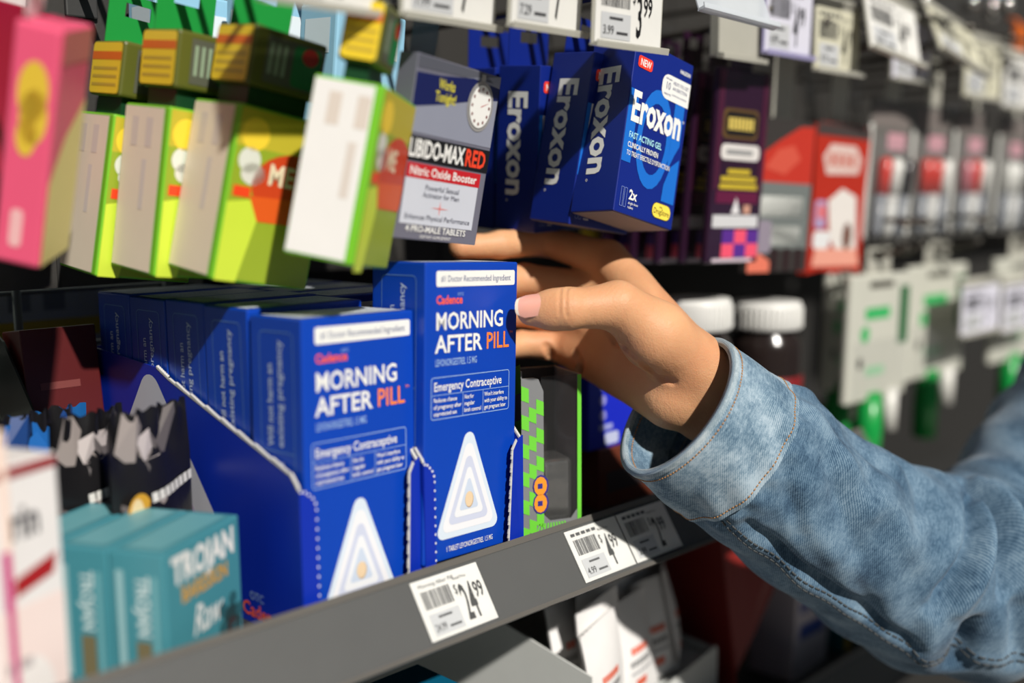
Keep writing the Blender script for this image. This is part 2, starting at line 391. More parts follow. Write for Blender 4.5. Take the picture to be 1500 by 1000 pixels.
# ------------------------------------------------------------------ peg hooks and their price tags
def peg(X, z, label, yf=.392, yb=.600):
    t = thing('peg_hook', label, 'hook', (X, yb, z), group='peg hooks')
    b = MB(); L = yf-yb
    b.tube([(0, 0, 0), (0, L*.5, .000), (0, L*.9, .001), (0, L*.97, .004), (0, L, .010)], .0026, M_WIRE, 8); b.build('lower_wire', t)
    b = MB(); b.tube([(0, 0, .030), (0, L*.7, .030), (0, L*1.0, .030), (0, L*1.02, .027)], .0021, M_WIRE, 8); b.tube([(-.022, L*1.02, .027), (.022, L*1.02, .027)], .0021, M_WIRE, 8); b.build('upper_wire', t)
    b = MB(); b.bevbox(-.009, .009, -.003, 0, -.012, .036, M_STEEL, .001); b.build('back_plate', t)
    return t
PEGZ = 1.5625
for X, what in ((.150, 'carrying the pink pack'), (.262, 'carrying the four green and yellow cartons'), (.350, 'carrying the grey tablet carton'), (.414, 'left empty between the grey and the blue cartons'), (.4785, 'carrying the four tall blue gel cartons'),
                (.630, 'carrying the dark purple packs'), (.705, 'carrying the grey pack with a red top'), (.795, 'carrying the red and white pouch'), (.870, 'carrying the nearest pen pack'),
                (.950, 'carrying the second pen pack'), (1.040, 'carrying the third pen pack'), (1.140, 'carrying the fourth pen pack'), (1.250, 'carrying the fifth pen pack'), (.655, 'carrying the yellow pack')):
    if what == 'carrying the yellow pack': peg(X, 1.468, 'short steel peg hook '+what, .50)
    else: peg(X, PEGZ, 'steel peg hook '+what, .370 if X < .5 else .392)

for i, (px, py, Y) in enumerate(((1345, 2, .47), (1417, 4, .46), (1447, 10, .48), (1470, 6, .45), (1392, 168, .47), (1446, 22, .52))):  # invented hooks: chrome balls added only to throw bright blurred glints
    q = at(px, py, Y=Y); t = thing('glint_hook', '%s added chrome glint hook high above the far tags' % ('leftmost', 'brightest', 'middle', 'rightmost', 'lowest', 'rearmost')[i], 'hook', (q.x, .600, q.z), group='added glint hooks')
    b = MB(); b.tube([(0, 0, 0), (0, Y-.600, 0)], .0018, M_CHROME); b.build('wire', t)
    b = MB(); n = 10; b.lathe([(max(.00005, .0095*math.sin(PI*k/n)), -.0095*math.cos(PI*k/n)) for k in range(n+1)], M_CHROME, 20, (0, Y-.603, 0)); b.build('glint_ball', t)
M_PAPER = mat('tag_paper', (226, 225, 220), .6); M_PAPERY = mat('aged_tag_paper', (206, 203, 180), .6); M_PAPERB = mat('lilac_tag_paper', (214, 213, 226), .6)
M_GREYINK = ink(70, 70, 72); M_LGREY = ink(196, 198, 200)
def tag_print(F, w, h, name, dol, cts, seed):
    if name: F.text(name, w*.08, h*.14, h*.065, M_GREYINK, 1, w=w*.52)
    else:
        for i in range(5): F.rect(w*(.08+.1*i), h*.075, w*(.08+.1*i+.075), h*.135, M_GREYINK, 1)
    F.barcode(w*.08, h*.20, w*.50, h*.50, M_GREYINK, 1, seed)
    F.rect(w*.08, h*.58, w*.52, h*.94, M_LGREY, 1); F.rect(w*.2, h*.635, w*.4, h*.675, M_GREYINK, 2)
    F.text(dol+'.'+cts, w*.11, h*.88, h*.12, M_GREYINK, 2, w=w*.16, bold=.02); F.rect(w*.31, h*.83, w*.48, h*.87, M_GREYINK, 2)
    F.text('Retail Price', w*.58, h*.17, h*.05, M_GREYINK, 1, w=w*.2)
    F.text('$', w*.54, h*.40, h*.16, M_BLACK, 1, w=w*.05)
    F.text(dol, w*.60, h*.86, h*.58, M_BLACK, 1, w=w*.10*len(dol), bold=.02)
    F.text(cts, w*(.61+.10*len(dol)), h*.56, h*.26, M_BLACK, 1, w=w*.14, bold=.02)
def peg_tag(xl, xr, yt, yb, Y, label, eul=(0, 0, 0), paper=None, txt=None, seed=1, hold=True, holder=None):
    A = at(xl, yb, Y=Y); B = at(xr, yb, Y=Y); w = B.x-A.x; xm = (xl+xr)/2
    zt = at(xm, yt, Y=Y).z; zb = at(xm, yb, Y=Y).z; h = zt-zb
    t = thing('price_tag', label, 'price tag', ((A.x+B.x)/2, Y, zt), eul, group='hanging price tags')
    b = MB(); hm = holder or M_CLEAR2
    b.box(-w/2, w/2, .0006, .0014, -h, .004, hm); b.prism([(-w/2-.001, .0014, -h), (-w/2-.001, -.0040, -h-.0008), (-w/2-.001, -.0046, -h+.0022), (-w/2-.001, -.0040, -h+.0026), (-w/2-.001, -.0034, -h+.0008), (-w/2-.001, .0006, -h+.0012)], (w+.002, 0, 0), hm)
    b.tube([(-w/2, .002, .0045), (w/2, .002, .0045)], .0035, hm, 8); b.build('holder', t)
    if paper:
        b = MB(); b.box(-w/2+.0015, w/2-.0015, 0, .0004, -h+.002, -.001, paper)
        F = Face(b, (-w/2+.0015, 0, -.001), (1, 0, 0), (0, 0, -1), (0, -1, 0)); tag_print(F, w-.003, h-.003, *txt, seed); b.build('paper_label', t)
    return t
T = peg_tag
T(385, 560, -110, 12, .375, 'blurred white price tag above the white carton', (4, 0, 2), M_PAPER, (None, '2', '49'), 1)
T(592, 738, -90, 34, .380, 'white price tag above the grey tablet carton', (6, 0, 3), M_PAPER, (None, '7', '99'), 2)
T(752, 860, -85, 46, .366, 'white price tag over the rear blue gel cartons', (5, 0, 1), M_PAPER, (None, '7', '29'), 3)
T(873, 972, -42, 72, .353, 'white price tag reading $3.99 over the front blue gel carton', (3, 0, -1), M_PAPER, (None, '3', '99'), 4)
T(1002, 1096, -70, 46, .372, 'empty clear plastic tag holder swung outward beside the $3.99 tag', (-24, 4, -6), None, None, holder=mat('clear_tag_plastic', (214, 220, 226), .18, alpha=.62))
T(1042, 1116, -45, 88, .398, 'empty yellowed plastic tag holder above the dark purple packs', (0, 0, 0), None, None)
T(1121, 1190, -25, 83, .392, 'white price tag reading $4.99 with lilac edge above the grey and red pack', (2, 0, 0), M_PAPERB, (None, '4', '99'), 5, holder=mat('lilac_tag_plastic', (170, 165, 205), .3, alpha=.8))
T(1192, 1258, 12, 108, .395, 'off white price tag hanging just right of the lilac-edged tag', (0, 0, 0), M_PAPERY, (None, '4', '19'), 6)
T(1264, 1334, 0, 92, .385, 'white price tag tilted outward above the red and white pouch', (-14, 7, -3), M_PAPER, (None, '4', '69'), 7)
T(1306, 1362, 32, 120, .402, 'white price tag half hidden behind the tilted one', (0, 0, 0), M_PAPERB, (None, '3', '19'), 8)
T(1356, 1418, 28, 108, .392, 'cream price tag swung outward, pale yellow paper', (-26, 12, -4), M_PAPERY, (None, '2', '99'), 9)
T(1411, 1464, 62, 145, .402, 'cream price tag hanging straight beside the swung-out cream tag', (0, 0, 0), M_PAPERY, (None, '5', '29'), 10)
T(1468, 1516, 84, 160, .405, 'grey-white price tag at the far right end of the upper pegs', (0, 0, 0), M_PAPER, (None, '1', '99'), 11)
T(1407, 1461, 418, 488, .40, 'lilac price tag above the green and white packs', (0, 0, 0), M_PAPERB, (None, '3', '79'), 12)
T(1467, 1522, 415, 482, .40, 'lilac price tag at the right edge above the rightmost green pack', (0, 0, 0), M_PAPERB, (None, '2', '79'), 13)
t = thing('orange_clip', 'small orange plastic clip on the farthest upper peg', 'clip', at(1492, 84, Y=.42))
b = MB(); b.bevbox(-.011, .011, -.004, .004, 0, .030, mat('orange_plastic', (214, 104, 30), .4), .002); b.build('body', t)
b = MB(); b.tube([(0, 0, .029), (0, .004, .036), (0, .012, .038)], .002, MATS['orange_plastic']); b.build('hook', t)

# tags slipped into the rail
def rail_tag(X, label, txt, seed, w=.0437, h=.0300):
    t = thing('shelf_price_tag', label, 'price tag', (X, .375, 1.2397), (-33.6, 0, 0), group='price tags in the rail')
    b = MB(); y0 = -.0012; b.box(0, w, y0, y0+.0004, 0, h, M_PAPER)
    F = Face(b, (0, y0, h), (1, 0, 0), (0, 0, -1), (0, -1, 0))
    tag_print(F, w, h, *txt, seed); b.build('paper_label', t)
    return t
rail_tag(.3158, 'white shelf price tag reading $24.99 in the rail under the gripped carton', ('Morning After Pill', '24', '99'), 21)
rail_tag(.4266, 'white shelf price tag reading $4.99 in the rail under the green checked carton', (None, '4', '99'), 22)
rail_tag(.4716, 'shelf price tag in the rail half in the shadow of the sleeve', (None, '2', '99'), 23)

# ------------------------------------------------------------------ cartons hanging on the upper pegs
def tab(b, x0, x1, y, z0, z1, m, th=.0006):
    """hang tab with an open slot near its top"""
    w = x1-x0; a, c = x0+w*.28, x0+w*.72; s0, s1 = z1-.011, z1-.004
    b.box(x0, x1, y, y+th, z0, s0, m); b.box(x0, a, y, y+th, s0, s1, m); b.box(c, x1, y, y+th, s0, s1, m); b.box(x0, x1, y, y+th, s1, z1, m)

GS = .945                                     # drawn at 54 x 34.5 x 103 mm, scaled as a whole
GW, GD, GH = .054, .0345, .103
M_NAVY = card(12, 36, 126); M_AZURE = ink(24, 108, 204)
def make_gel_box(label):
    t = thing('gel_box', label, 'box', group='blue gel cartons')
    b = MB(); b.bevbox(0, GW, 0, GD, 0, GH, M_NAVY, .0006); b.box(.001, GW-.001, .001, GD-.001, -.0003, 0, mat('grey_board', (150, 146, 150), .7)); b.build('carton', t)
    b = MB(); tab(b, .008, GW-.008, GD-.0007, GH, GH+.026, M_NAVY); b.build('hang_tab', t)
    b = MB(); F, L, Tp, _ = carton_faces(b, GW, GD, GH)
    F.rect(.0004, .030, .0085, .073, M_AZURE, 1)
    F.ring(.0265, .054, .0300, .0085, M_AZURE, 1, ru=.52)
    F.poly([(.0415, .025), (.0505, .025), (.0505, .052), (.047, .058), (.0415, .070)], M_AZURE, 1); F.poly([(.040, .088), (.0405, .078), (.045, .066), (.0520, .060), (.0520, .088)], M_AZURE, 1)
    F.rect(.0035, .0095, .0165, .0165, ink(236, 62, 44), 2, .0018); F.text('NEW', .0055, .0150, .0040, M_WHITE, 3, w=.0095, bold=.02)
    F.text('HALEON', .0418, .0085, .0022, M_WHITE, 2, w=.0100, bold=.03)
    F.poly(F.rrect(.0270, .0125, .0600, .0275, .0055)[6:20]+[(.0530, .0275), (.0530, .0125)] if False else [(p[0] if p[0] < .0532 else .0532, p[1]) for p in F.rrect(.0270, .0125, .0600, .0275, .0055)], M_WHITE, 2)
    F.text('10', .0300, .0215, .0045, ink(40, 50, 110), 3, w=.0048); F.text('WITHIN', .0295, .0158, .0012, ink(40, 50, 110), 3, w=.006); F.text('MINUTES', .0293, .0250, .0012, ink(40, 50, 110), 3, w=.0065)
    F.text('HELPS YOU GET', .0368, .0172, .0021, ink(40, 50, 110), 3, w=.0150); F.text('AN ERECTION', .0368, .0206, .0021, ink(40, 50, 110), 3, w=.0140); F.text('FOR PHYSICAL INTIMACY', .0368, .0240, .0010, ink(40, 50, 110), 3, w=.0145)
    F.text('Eroxon', .0030, .0480, .0170, M_WHITE, 3, w=.0465, bold=.034); F.ring(.0507, .0368, .0008, .0003, M_WHITE, 3, 10)
    F.text('FAST ACTING GEL', .0040, .0585, .0036, ink(170, 226, 240), 3, w=.0300, bold=.018)
    F.text('CLINICALLY PROVEN', .0040, .0640, .0030, M_WHITE, 3, w=.0280, bold=.018); F.text('TO TREAT ERECTILE DYSFUNCTION', .0040, .0688, .0028, M_WHITE, 3, w=.0400, bold=.010)
    for i in range(2): F.frame(.0040+i*.0030, .0875, .0064+i*.0030, .0990, .0003, ink(120, 140, 205), 3, .0004)
    F.text('2x', .0112, .0935, .0055, M_WHITE, 3, w=.0068, bold=.03); F.text('single dose', .0112, .0965, .0016, M_WHITE, 3, w=.009); F.text('tubes', .0112, .0990, .0016, M_WHITE, 3, w=.005)
    Y1 = ink(246, 222, 84); pts = F.rrect(.0330, .0895, .0505, .0990, .0042); F.poly(pts, ink(96, 84, 30), 2); F.poly(F.rrect(.0334, .0899, .0501, .0986, .0039), Y1, 3)
    F.text('the', .0395, .0925, .0014, M_BLACK, 4); F.text('DrugStore', .0345, .0963, .0034, M_BLACK, 4, w=.0146)
    b.build('front_print', t)
    b = MB(); F, L, Tp, _ = carton_faces(b, GW, GD, GH)
    L.text('Eroxon', .0095, .0150, .0150, M_WHITE, 1, w=.0660, bold=.034, ang=90); L.ring(.0100, .0840, .0008, .0003, M_WHITE, 1, 10)
    b.build('side_print', t)
    return t
g = make_gel_box('front blue gel carton with large white lettering hanging below the $3.99 tag')
place(g, (.4533, .3781, 1.4431), (-2.2, 13.9, -2.7), g['label']); g.scale = (GS, GS, GS)
for loc, eul, n in (((.4549, .4122, 1.4352), (4.5, 8.2, -1.8), 'second'), ((.4635, .4475, 1.4292), (5, -2.0, 3.0), 'third'), ((.4635, .4830, 1.4311), (4, -1.9, 0), 'rearmost')):
    place(copy_tree(g), loc, eul, '%s blue gel carton from the front on its peg, side lettering showing' % n)

# grey tablet carton with a stopwatch
LW, LD, LH = .064, .012, .0865
t = thing('tablet_box', 'flat grey tablet carton with a printed stopwatch and red lettering band', 'box', (.3187, .4015, 1.4321), (8, 5.6, 9))
b = MB(); b.bevbox(0, LW, 0, LD, 0, LH, card(112, 112, 126), .0005); b.build('carton', t)
b = MB(); F, L, Tp, _ = carton_faces(b, LW, LD, LH); SIL = ink(160, 164, 178)
F.poly([(.0005, .012), (.0635, .0), (.0635, .036), (.0005, .036)], ink(142, 146, 162), 1); F.poly([(.0005, .0065), (.0005, .0005), (.050, .0005), (.058, .004)], ink(86, 88, 98), 1)
F.poly([(.0005, .0245), (.0005, .0085), (.018, .0075), (.042, .0045), (.0635, .0060), (.0635, .012), (.045, .015), (.022, .0205)], ink(22, 30, 84), 2)
F.text('Works', .017, .0135, .0046, ink(214, 204, 60), 3, w=.012, bold=.02); F.text('Tonight!', .0155, .0195, .0046, ink(214, 204, 60), 3, w=.0155, bold=.02)
F.disc(.0500, .0170, .0102, .0125, ink(150, 148, 146), 4, 28); F.disc(.0500, .0170, .0088, .0110, ink(90, 90, 92), 5, 28); F.disc(.0500, .0170, .0084, .0106, ink(240, 240, 236), 6, 28)
F.rect(.0478, .0012, .0510, .0046, ink(170, 170, 168), 4)
for i in range(12): a = i*PI/6; F.disc(.0500+.0068*math.sin(a), .0170-.0086*math.cos(a), .0007, .0009, ink(120, 60, 60), 7, 8)
F.poly([(.0498, .0174), (.0502, .0168), (.0570, .0140)], ink(190, 30, 30), 8)
F.rect(.0002, .0375, .0638, .0490, M_BLACK, 2); F.text('LIBIDO-MAX', .0025, .0470, .0080, M_WHITE, 3, w=.0410, bold=.030); F.text('RED', .0445, .0470, .0080, ink(238, 70, 40), 3, w=.0165, bold=.030)
F.rect(.0030, .0500, .0590, .0570, ink(196, 30, 40), 3); F.text('Nitric Oxide Booster', .0050, .0554, .0040, M_WHITE, 4, w=.0510, bold=.020)
F.rect(.0030, .0570, .0585, .0790, ink(206, 210, 220), 2)
for s_, v, w_ in (('Powerful Sexual', .0620, .026), ('Activator for Men', .0655, .028), ('Enhances Physical Performance', .0765, .050)): F.text(s_, .0308, v, .0025, ink(70, 72, 90), 4, w=w_, align='c')
F.poly([(.024, .0702), (.031, .0699), (.038, .0702), (.031, .0705)], ink(236, 120, 110), 4); F.poly([(.0308, .0665), (.0313, .0702), (.0308, .0740), (.0304, .0702)], ink(236, 120, 110), 4)
F.text('4 PRO-MALE TABLETS', .0308, .0825, .0030, M_WHITE, 4, w=.046, bold=.02, align='c'); F.text('DIETARY SUPPLEMENT', .0308, .0853, .0014, M_WHITE, 4, w=.024, align='c')
b.build('front_print', t)
b = MB(); tab(b, .006, .024, LD-.0007, LH, LH+.040, mat('blue_tint_plastic', (90, 120, 140), .2, alpha=.55)); b.build('hang_tab', t)

# green and yellow mint cartons, four on one peg
MW, MD, MH = .056, .040, .081
M_LIME = card(186, 214, 60); M_GREEN = card(30, 150, 62); M_YEL = card(240, 206, 50); M_OLIVE = card(92, 96, 34)
def make_mint(label, sidecol, MW=.052, MD=.0400, MH=.080, hx=(.002, .042), hy=(.002, .034)):
    t = thing('mint_box', label, 'box', group='green and yellow cartons on one peg')
    b = MB(); b.bevbox(0, MW, 0, MD, 0, MH, card(120, 196, 44), .0008); b.build('carton', t)
    b = MB(); F, L, Tp, _ = carton_faces(b, MW, MD, MH)
    L.rect(.0006, .0012, MD-.0040, MH-.0012, sidecol, 1)
    for i in range(2): L.rect(.008+i*.013, .006, .014+i*.013, .020, ink(222, 210, 198), 2)
    L.rect(.020, .026, .024, .050, ink(222, 212, 202), 2)
    F.rect(.0010, .001, MW-.001, .018, ink(196, 180, 50), 1); F.rect(.001, .018, MW-.001, MH-.001, ink(150, 170, 44), 1)
    F.disc(.0100, .012, .0075, .0075, ink(250, 214, 60), 2); F.disc(.0090, .024, .0058, .0058, ink(226, 226, 214), 2); F.disc(.012, .030, .0065, .0050, ink(224, 220, 210), 2)
    F.disc(.0350, .034, .0230, .0165, ink(206, 66, 28), 2); F.text('ME', .0200, .0330, .0090, ink(240, 224, 190), 3, w=.014, bold=.03); F.poly([(.012, .040), (.055, .037), (.050, .050), (.018, .051)], ink(228, 92, 30), 3)
    F.rect(.0030, .036, .0120, .041, ink(240, 70, 30), 3); F.poly([(.001, .044), (.020, .040), (.012, .080), (.001, .080)], ink(206, 226, 66), 2)
    b.build('print', t)
    b = MB(); b.box(hx[0]+.004, hx[1]-.004, hy[0]+.004, hy[1]-.003, MH, MH+.009, card(18, 62, 34)); b.build('neck', t)
    b = MB(); b.bevbox(hx[0], hx[1], hy[0], hy[1], MH+.009, MH+.036, M_OLIVE, .0015); hs = (hy[1]-hy[0])/.034
    Lh = Face(b, (hx[0], hy[1], MH+.036), (0, -1, 0), (0, 0, -1), (-1, 0, 0)); Lh.rect(.001, .001, .033*hs, .026, M_YEL, 1, .002); Lh.rect(.001, .0055, .033*hs, .0095, ink(224, 110, 30), 2)
    for i in range(3): Lh.rect(.003, .013+i*.004, .030*hs, .0145+i*.004, ink(196, 166, 60), 2)
    fs_ = (hx[1]-hx[0])/.044; Fh = Face(b, (hx[0], hy[0], MH+.036), (1, 0, 0), (0, 0, -1), (0, -1, 0)); Fh.rect(.008*fs_, .003, .043*fs_, .024, ink(90, 92, 76), 1); Fh.rect(.024*fs_, .004, .041*fs_, .023, ink(30, 120, 60), 2, .003*fs_); Fh.disc(.034*fs_, .008, .005*fs_, .004, ink(190, 40, 30), 3)
    for i in range(3): Fh.rect((.010+i*.004)*fs_, .006, (.012+i*.004)*fs_, .020, ink(150, 170, 140), 2)
    b.build('header', t)
    b = MB(); tab(b, hx[0]+.004, hx[1]-.004, hy[1]-.003, MH+.036, MH+.062, M_GREEN); b.build('hang_tab', t)
    return t
mint = make_mint('white-sided green carton hanging nearest, turned half away', ink(240, 238, 234), .0514, .0318, .0775, (.006, .032), (.008, .026)); place(mint, (.2750, .3738, 1.4219), (10.9, 5.3, 35.4), mint['label'])
mint2 = make_mint('cream-sided green carton with red oval just behind the white-sided one', ink(240, 226, 202)); place(mint2, (.2451, .4401, 1.4150), (7.0, 9.6, 1.6), mint2['label'])  # same carton as the white-sided one; warm shade put into its side colour
place(copy_tree(mint2), (.2375, .4806, 1.4147), (6.4, 5.8, 4), 'second cream-sided green carton from the left on its peg'); place(copy_tree(mint2), (.2276, .5225, 1.4137), (6.1, 7.6, 2.6), 'leftmost cream-sided green carton next to the pink pack')

# pink pack and the crimson one behind it
def hang_pack(name, label, cat, loc, eul, w, d, h, m, tabm, printer, tabw=.6, tabh=.03, group=None):
    t = thing(name, label, cat, loc, eul, group); b = MB(); b.bevbox(0, w, 0, d, 0, h, m, min(.0015, d*.3)); b.build('carton', t)
    b = MB(); printer(carton_faces(b, w, d, h)); b.build('print', t)
    b = MB(); tab(b, w*(1-tabw)/2, w*(1+tabw)/2, d-.0008, h, h+tabh, tabm); b.build('hang_tab', t)
    return t
def pr(fs):
    F, L, Tp, _ = fs; YB = ink(232, 196, 62)
    for u, v, a, c in ((.0095, .026, .006, .012), (.0105, .036, .0055, .011), (.0085, .044, .004, .008)): L.disc(u, v, a, c, YB, 1)
    L.rect(.0055, .074, .0105, .090, ink(246, 190, 190), 1, .002)
    F.rect(.001, .001, .032, .014, ink(216, 120, 120), 1); F.poly([(.001, .097), (.001, .062), (.014, .044), (.0325, .030), (.0325, .097)], ink(250, 230, 150), 1)
hang_pack('gum_pack', 'bright pink pack with yellow blot hanging at the far left', 'pack', (.1725, .4502, 1.4228), (14.4, -12.1, 46), .0335, .0185, .0975, card(240, 92, 128), mat('white_tab', (226, 222, 220), .5), pr, .5, .034)
hang_pack('gum_pack', 'dark crimson pack hanging behind the pink one', 'pack', (.178, .525, 1.455), (4, 4, 20), .045, .02, .088, card(150, 20, 52), MATS['white_tab'], lambda f: f[1].disc(.010, .03, .006, .012, ink(220, 60, 90), 1))
for loc, eul, l in (((.335, .470, 1.490), (3, 4, 6), 'light blue carton hanging behind the white-sided one'), ((.322, .520, 1.500), (2, 2, 4), 'pale blue carton high up behind the yellow headers'), ((.285, .560, 1.535), (0, 2, 2), 'pale blue carton farthest back behind the yellow headers')):
    hang_pack('blue_pack', l, 'pack', loc, eul, .050, .030, .062 if loc[2] < 1.53 else .03, card(150, 200, 226), MATS['white_tab'], lambda f: (f[0].rect(.006, .01, .044, .024, ink(226, 236, 240), 1), f[1].rect(.005, .008, .025, .026, ink(214, 230, 238), 1)), group='light blue cartons on the grey carton peg')

# yellow pack far behind the gel cartons
t = thing('yellow_pack', 'yellow ribbed pack showing below the gel cartons behind the hand', 'pack', (.612, .530, 1.402), (2, 3, 0))
b = MB(); b.bevbox(0, .072, 0, .016, 0, .058, mat('yellow_plastic', (238, 200, 40), .35), .004, 3); b.build('body', t)
for i in range(5): b = MB(); b.bevbox(.006+i*.0125, .0155+i*.0125, -.002, .001, .006, .052, MATS['yellow_plastic'], .0015); b.build('rib', t)
b = MB(); tab(b, .022, .050, .015, .058, .076, MATS['yellow_plastic']); b.build('hang_tab', t)

# dark purple packs
def make_purple():
    t = thing('purple_pack', '', 'pack', group='dark purple packs'); w, d, h = .060, .005, .130
    b = MB(); b.bevbox(0, w, 0, d, 0, h, mat('plum_film', (46, 22, 44), .25, bump=.25, bscale=120, coat=.3), .0015); b.build('sleeve', t)
    b = MB(); F, L, Tp, _ = carton_faces(b, w, d, h)
    for u0, u1, c in ((.002, .008, (70, 24, 50)), (.052, .058, (70, 24, 50))): F.rect(u0, .002, u1, .080, ink(*c), 1)
    F.rect(.008, .026, .048, .046, ink(96, 72, 40), 1, .004); F.rect(.011, .028, .046, .044, ink(30, 26, 26), 2, .004); [F.rect(.014+i*.0042, .032, .0172+i*.0042, .040, ink(214, 190, 96), 3) for i in range(7)]
    F.rect(.008, .0495, .052, .0600, ink(222, 218, 214), 1, .004); F.rect(.014, .0530, .044, .0565, ink(150, 150, 150), 2)
    for i, (a, c) in enumerate(((.017, .043), (.010, .050), (.009, .052))): F.rect(a, .066+i*.005, c, .0695+i*.005, ink(196, 172, 50), 1)
    F.rect(.006, .081, .054, .089, ink(96, 24, 60), 1); F.poly([(.024, .096), (.029, .085), (.034, .096)], ink(226, 224, 226), 2); F.rect(.038, .090, .046, .096, ink(200, 150, 130), 2)
    F.rect(.004, .097, .056, .1055, ink(208, 208, 210), 1)
    for i in range(3):
        for j in range(2): F.rect(.016+i*.014, .107+j*.0095, .030+i*.014, .1165+j*.0095, ink(236, 84, 112) if (i+j) % 2 else ink(88, 44, 140), 1)
    F.rect(.006, .1265, .052, .1290, ink(206, 190, 200), 2)
    b.build('print', t)
    b = MB(); tab(b, .018, .042, d-.001, h, h+.030, MATS['plum_film']); b.build('hang_tab', t)
    return t
pp = make_purple(); place(pp, (.600, .420, 1.4050), (3, 1.5, -2), 'frontmost dark purple pack with pink and violet checks right of the gel cartons')
for i, (x, y, r_) in enumerate(((.601, .440, 3), (.600, .4605, 1), (.602, .484, 4), (.600, .510, 2))):
    place(copy_tree(pp), (x, y, 1.4045-.001*i), (4, r_*.6, r_), '%s dark purple pack, mostly hidden behind the checked front one' % ('second', 'third', 'fourth', 'last')[i])

# grey pack with red top, red and white pouch
def pouch(t, name, pts, d, m, y0=0):
    b = MB(); n = len(pts); b.prism([(x, y0, z) for x, z in pts], (0, d, 0), m); return b.build(name, t)
t = thing('swab_pack', 'grey pack with red arched top hanging right of the purple packs', 'pack', (.668, .432, 1.3950), (2, 2, -2)); w, h = .078, .112
pouch(t, 'card', [(0, 0), (w, 0), (w, h*.97), (w*.95, h), (w*.05, h), (0, h*.97)], .006, card(58, 54, 52))
b = MB(); F = Face(b, (0, 0, h), (1, 0, 0), (0, 0, -1), (0, -1, 0))
F.poly([(.010, .046), (.010, .026), (.030, .016), (.058, .004), (.077, .003), (.077, .046)], ink(190, 52, 38), 1); F.poly([(.014, .036), (.030, .022), (.050, .018), (.060, .028), (.040, .040)], ink(206, 84, 66), 2); F.rect(.009, .046, .077, .095, ink(112, 118, 116), 1)
F.rect(.0, .046, .009, .090, ink(150, 140, 60), 1); F.rect(.010, .056, .068, .071, ink(226, 228, 222), 1, .002); F.rect(.014, .078, .066, .092, ink(228, 230, 224), 1, .002)
for i in range(3): F.rect(.030+i*.016, .094, .038+i*.016, .111, ink(44, 26, 28), 1)
F.rect(.001, .074, .028, .098, ink(146, 136, 150), 2, .004); F.poly([(.0, .112), (.0, .102), (.014, .098), (.028, .104), (.028, .112)], ink(226, 120, 96), 2)
b.build('print', t); b = MB(); tab(b, .026, .052, .005, h-.002, h+.056, M_CLEAR2); b.build('hang_tab', t)
t = thing('swab_pouch', 'red and white pouch hanging second from the purple packs', 'pouch', (.752, .432, 1.3890), (2, 2, -2)); w, h = .082, .118
pouch(t, 'film', [(0, 0), (w*.25, .003), (w*.5, 0), (w*.75, .003), (w, 0), (w*.97, h*.5), (w, h*.97), (w*.94, h), (w*.06, h), (0, h*.97), (w*.03, h*.5)], .008, mat('red_film', (178, 46, 30), .3, bump=.3, bscale=90))
b = MB(); F = Face(b, (0, 0, h), (1, 0, 0), (0, 0, -1), (0, -1, 0))
F.rect(.001, .0005, .081, .010, ink(70, 60, 58), 1); F.poly([(.012, .026), (.022, .016), (.060, .016), (.070, .026), (.066, .038), (.018, .040)], ink(216, 190, 182), 1); [F.rect(.020+i*.011, .023, .027+i*.011, .033, ink(196, 110, 96), 2) for i in range(4)]
F.poly([(.024, .060), (.044, .050), (.066, .056), (.072, .100), (.050, .108), (.030, .090)], ink(226, 220, 214), 1); F.rect(.006, .060, .022, .082, ink(170, 150, 186), 1, .003); F.rect(.010, .064, .020, .074, ink(220, 110, 110), 2)
F.disc(.056, .088, .007, .011, ink(110, 70, 56), 2); F.rect(.006, .084, .030, .098, ink(224, 224, 224), 1, .004); F.poly([(.006, .112), (.010, .098), (.072, .098), (.078, .112)], ink(230, 160, 140), 2)
b.build('print', t); b = MB(); tab(b, .028, .054, .007, h-.002, h+.056, M_CLEAR2); b.build('hang_tab', t)

# pen packs farther along
M_CARDG = card(104, 102, 98)
def pen_pack(loc, eul, label, caps, seed):
    t = thing('pen_pack', label, 'pack', loc, eul, 'pen packs on the far upper pegs'); w, h = .068, .118; rnd = random.Random(seed)
    b = MB(); b.box(0, w, .002, .003, 0, h, M_CARDG); b.build('backing_card', t)
    b = MB(); F = Face(b, (0, .002, h), (1, 0, 0), (0, 0, -1), (0, -1, 0)); F.rect(.004, .004, w-.004, .022, ink(120, 112, 108), 1, .002); F.rect(.030, .026, .060, .040, ink(200, 150, 160), 1); F.rect(0, .02, .006, h-.004, ink(212, 212, 206), 2); b.build('print', t)
    for i, c in enumerate(caps):
        x = .016+i*.018
        b = MB(); m = mat('pen_barrel_%d' % (i % 2), ((132, 136, 142), (200, 200, 196))[i % 2], .3)
        b.tube([(x-.003, -.003, .004), (x-.002, -.003, .010), (x+.002, -.003, .042)], [.0025, .0055, .0055], m, 10); p = b.build('pen', t)
        b = MB(); b.tube([(x+.002, -.003, .040), (x+.006, -.003, .068), (x+.0065, -.003, .071)], [.0062, .0062, .003], mat('pen_cap_%s' % c, dict(red=(204, 48, 34), white=(220, 220, 214), black=(30, 28, 30), pink=(190, 110, 120))[c], .25), 10); b.build('cap', p)
    b = MB(); b.grid(lambda u, v: (w*(.06+.88*u), .0018-.012*min(1, 6*u, 6*(1-u), 6*v, 6*(1-v)), .003+.085*v), 14, 14, mat('blister_plastic', (150, 152, 154), .06, alpha=.10, spec=1.0)); b.build('blister', t)
    b = MB(); tab(b, .022, .046, .002, h, h+.040, M_CLEAR2); b.build('hang_tab', t)
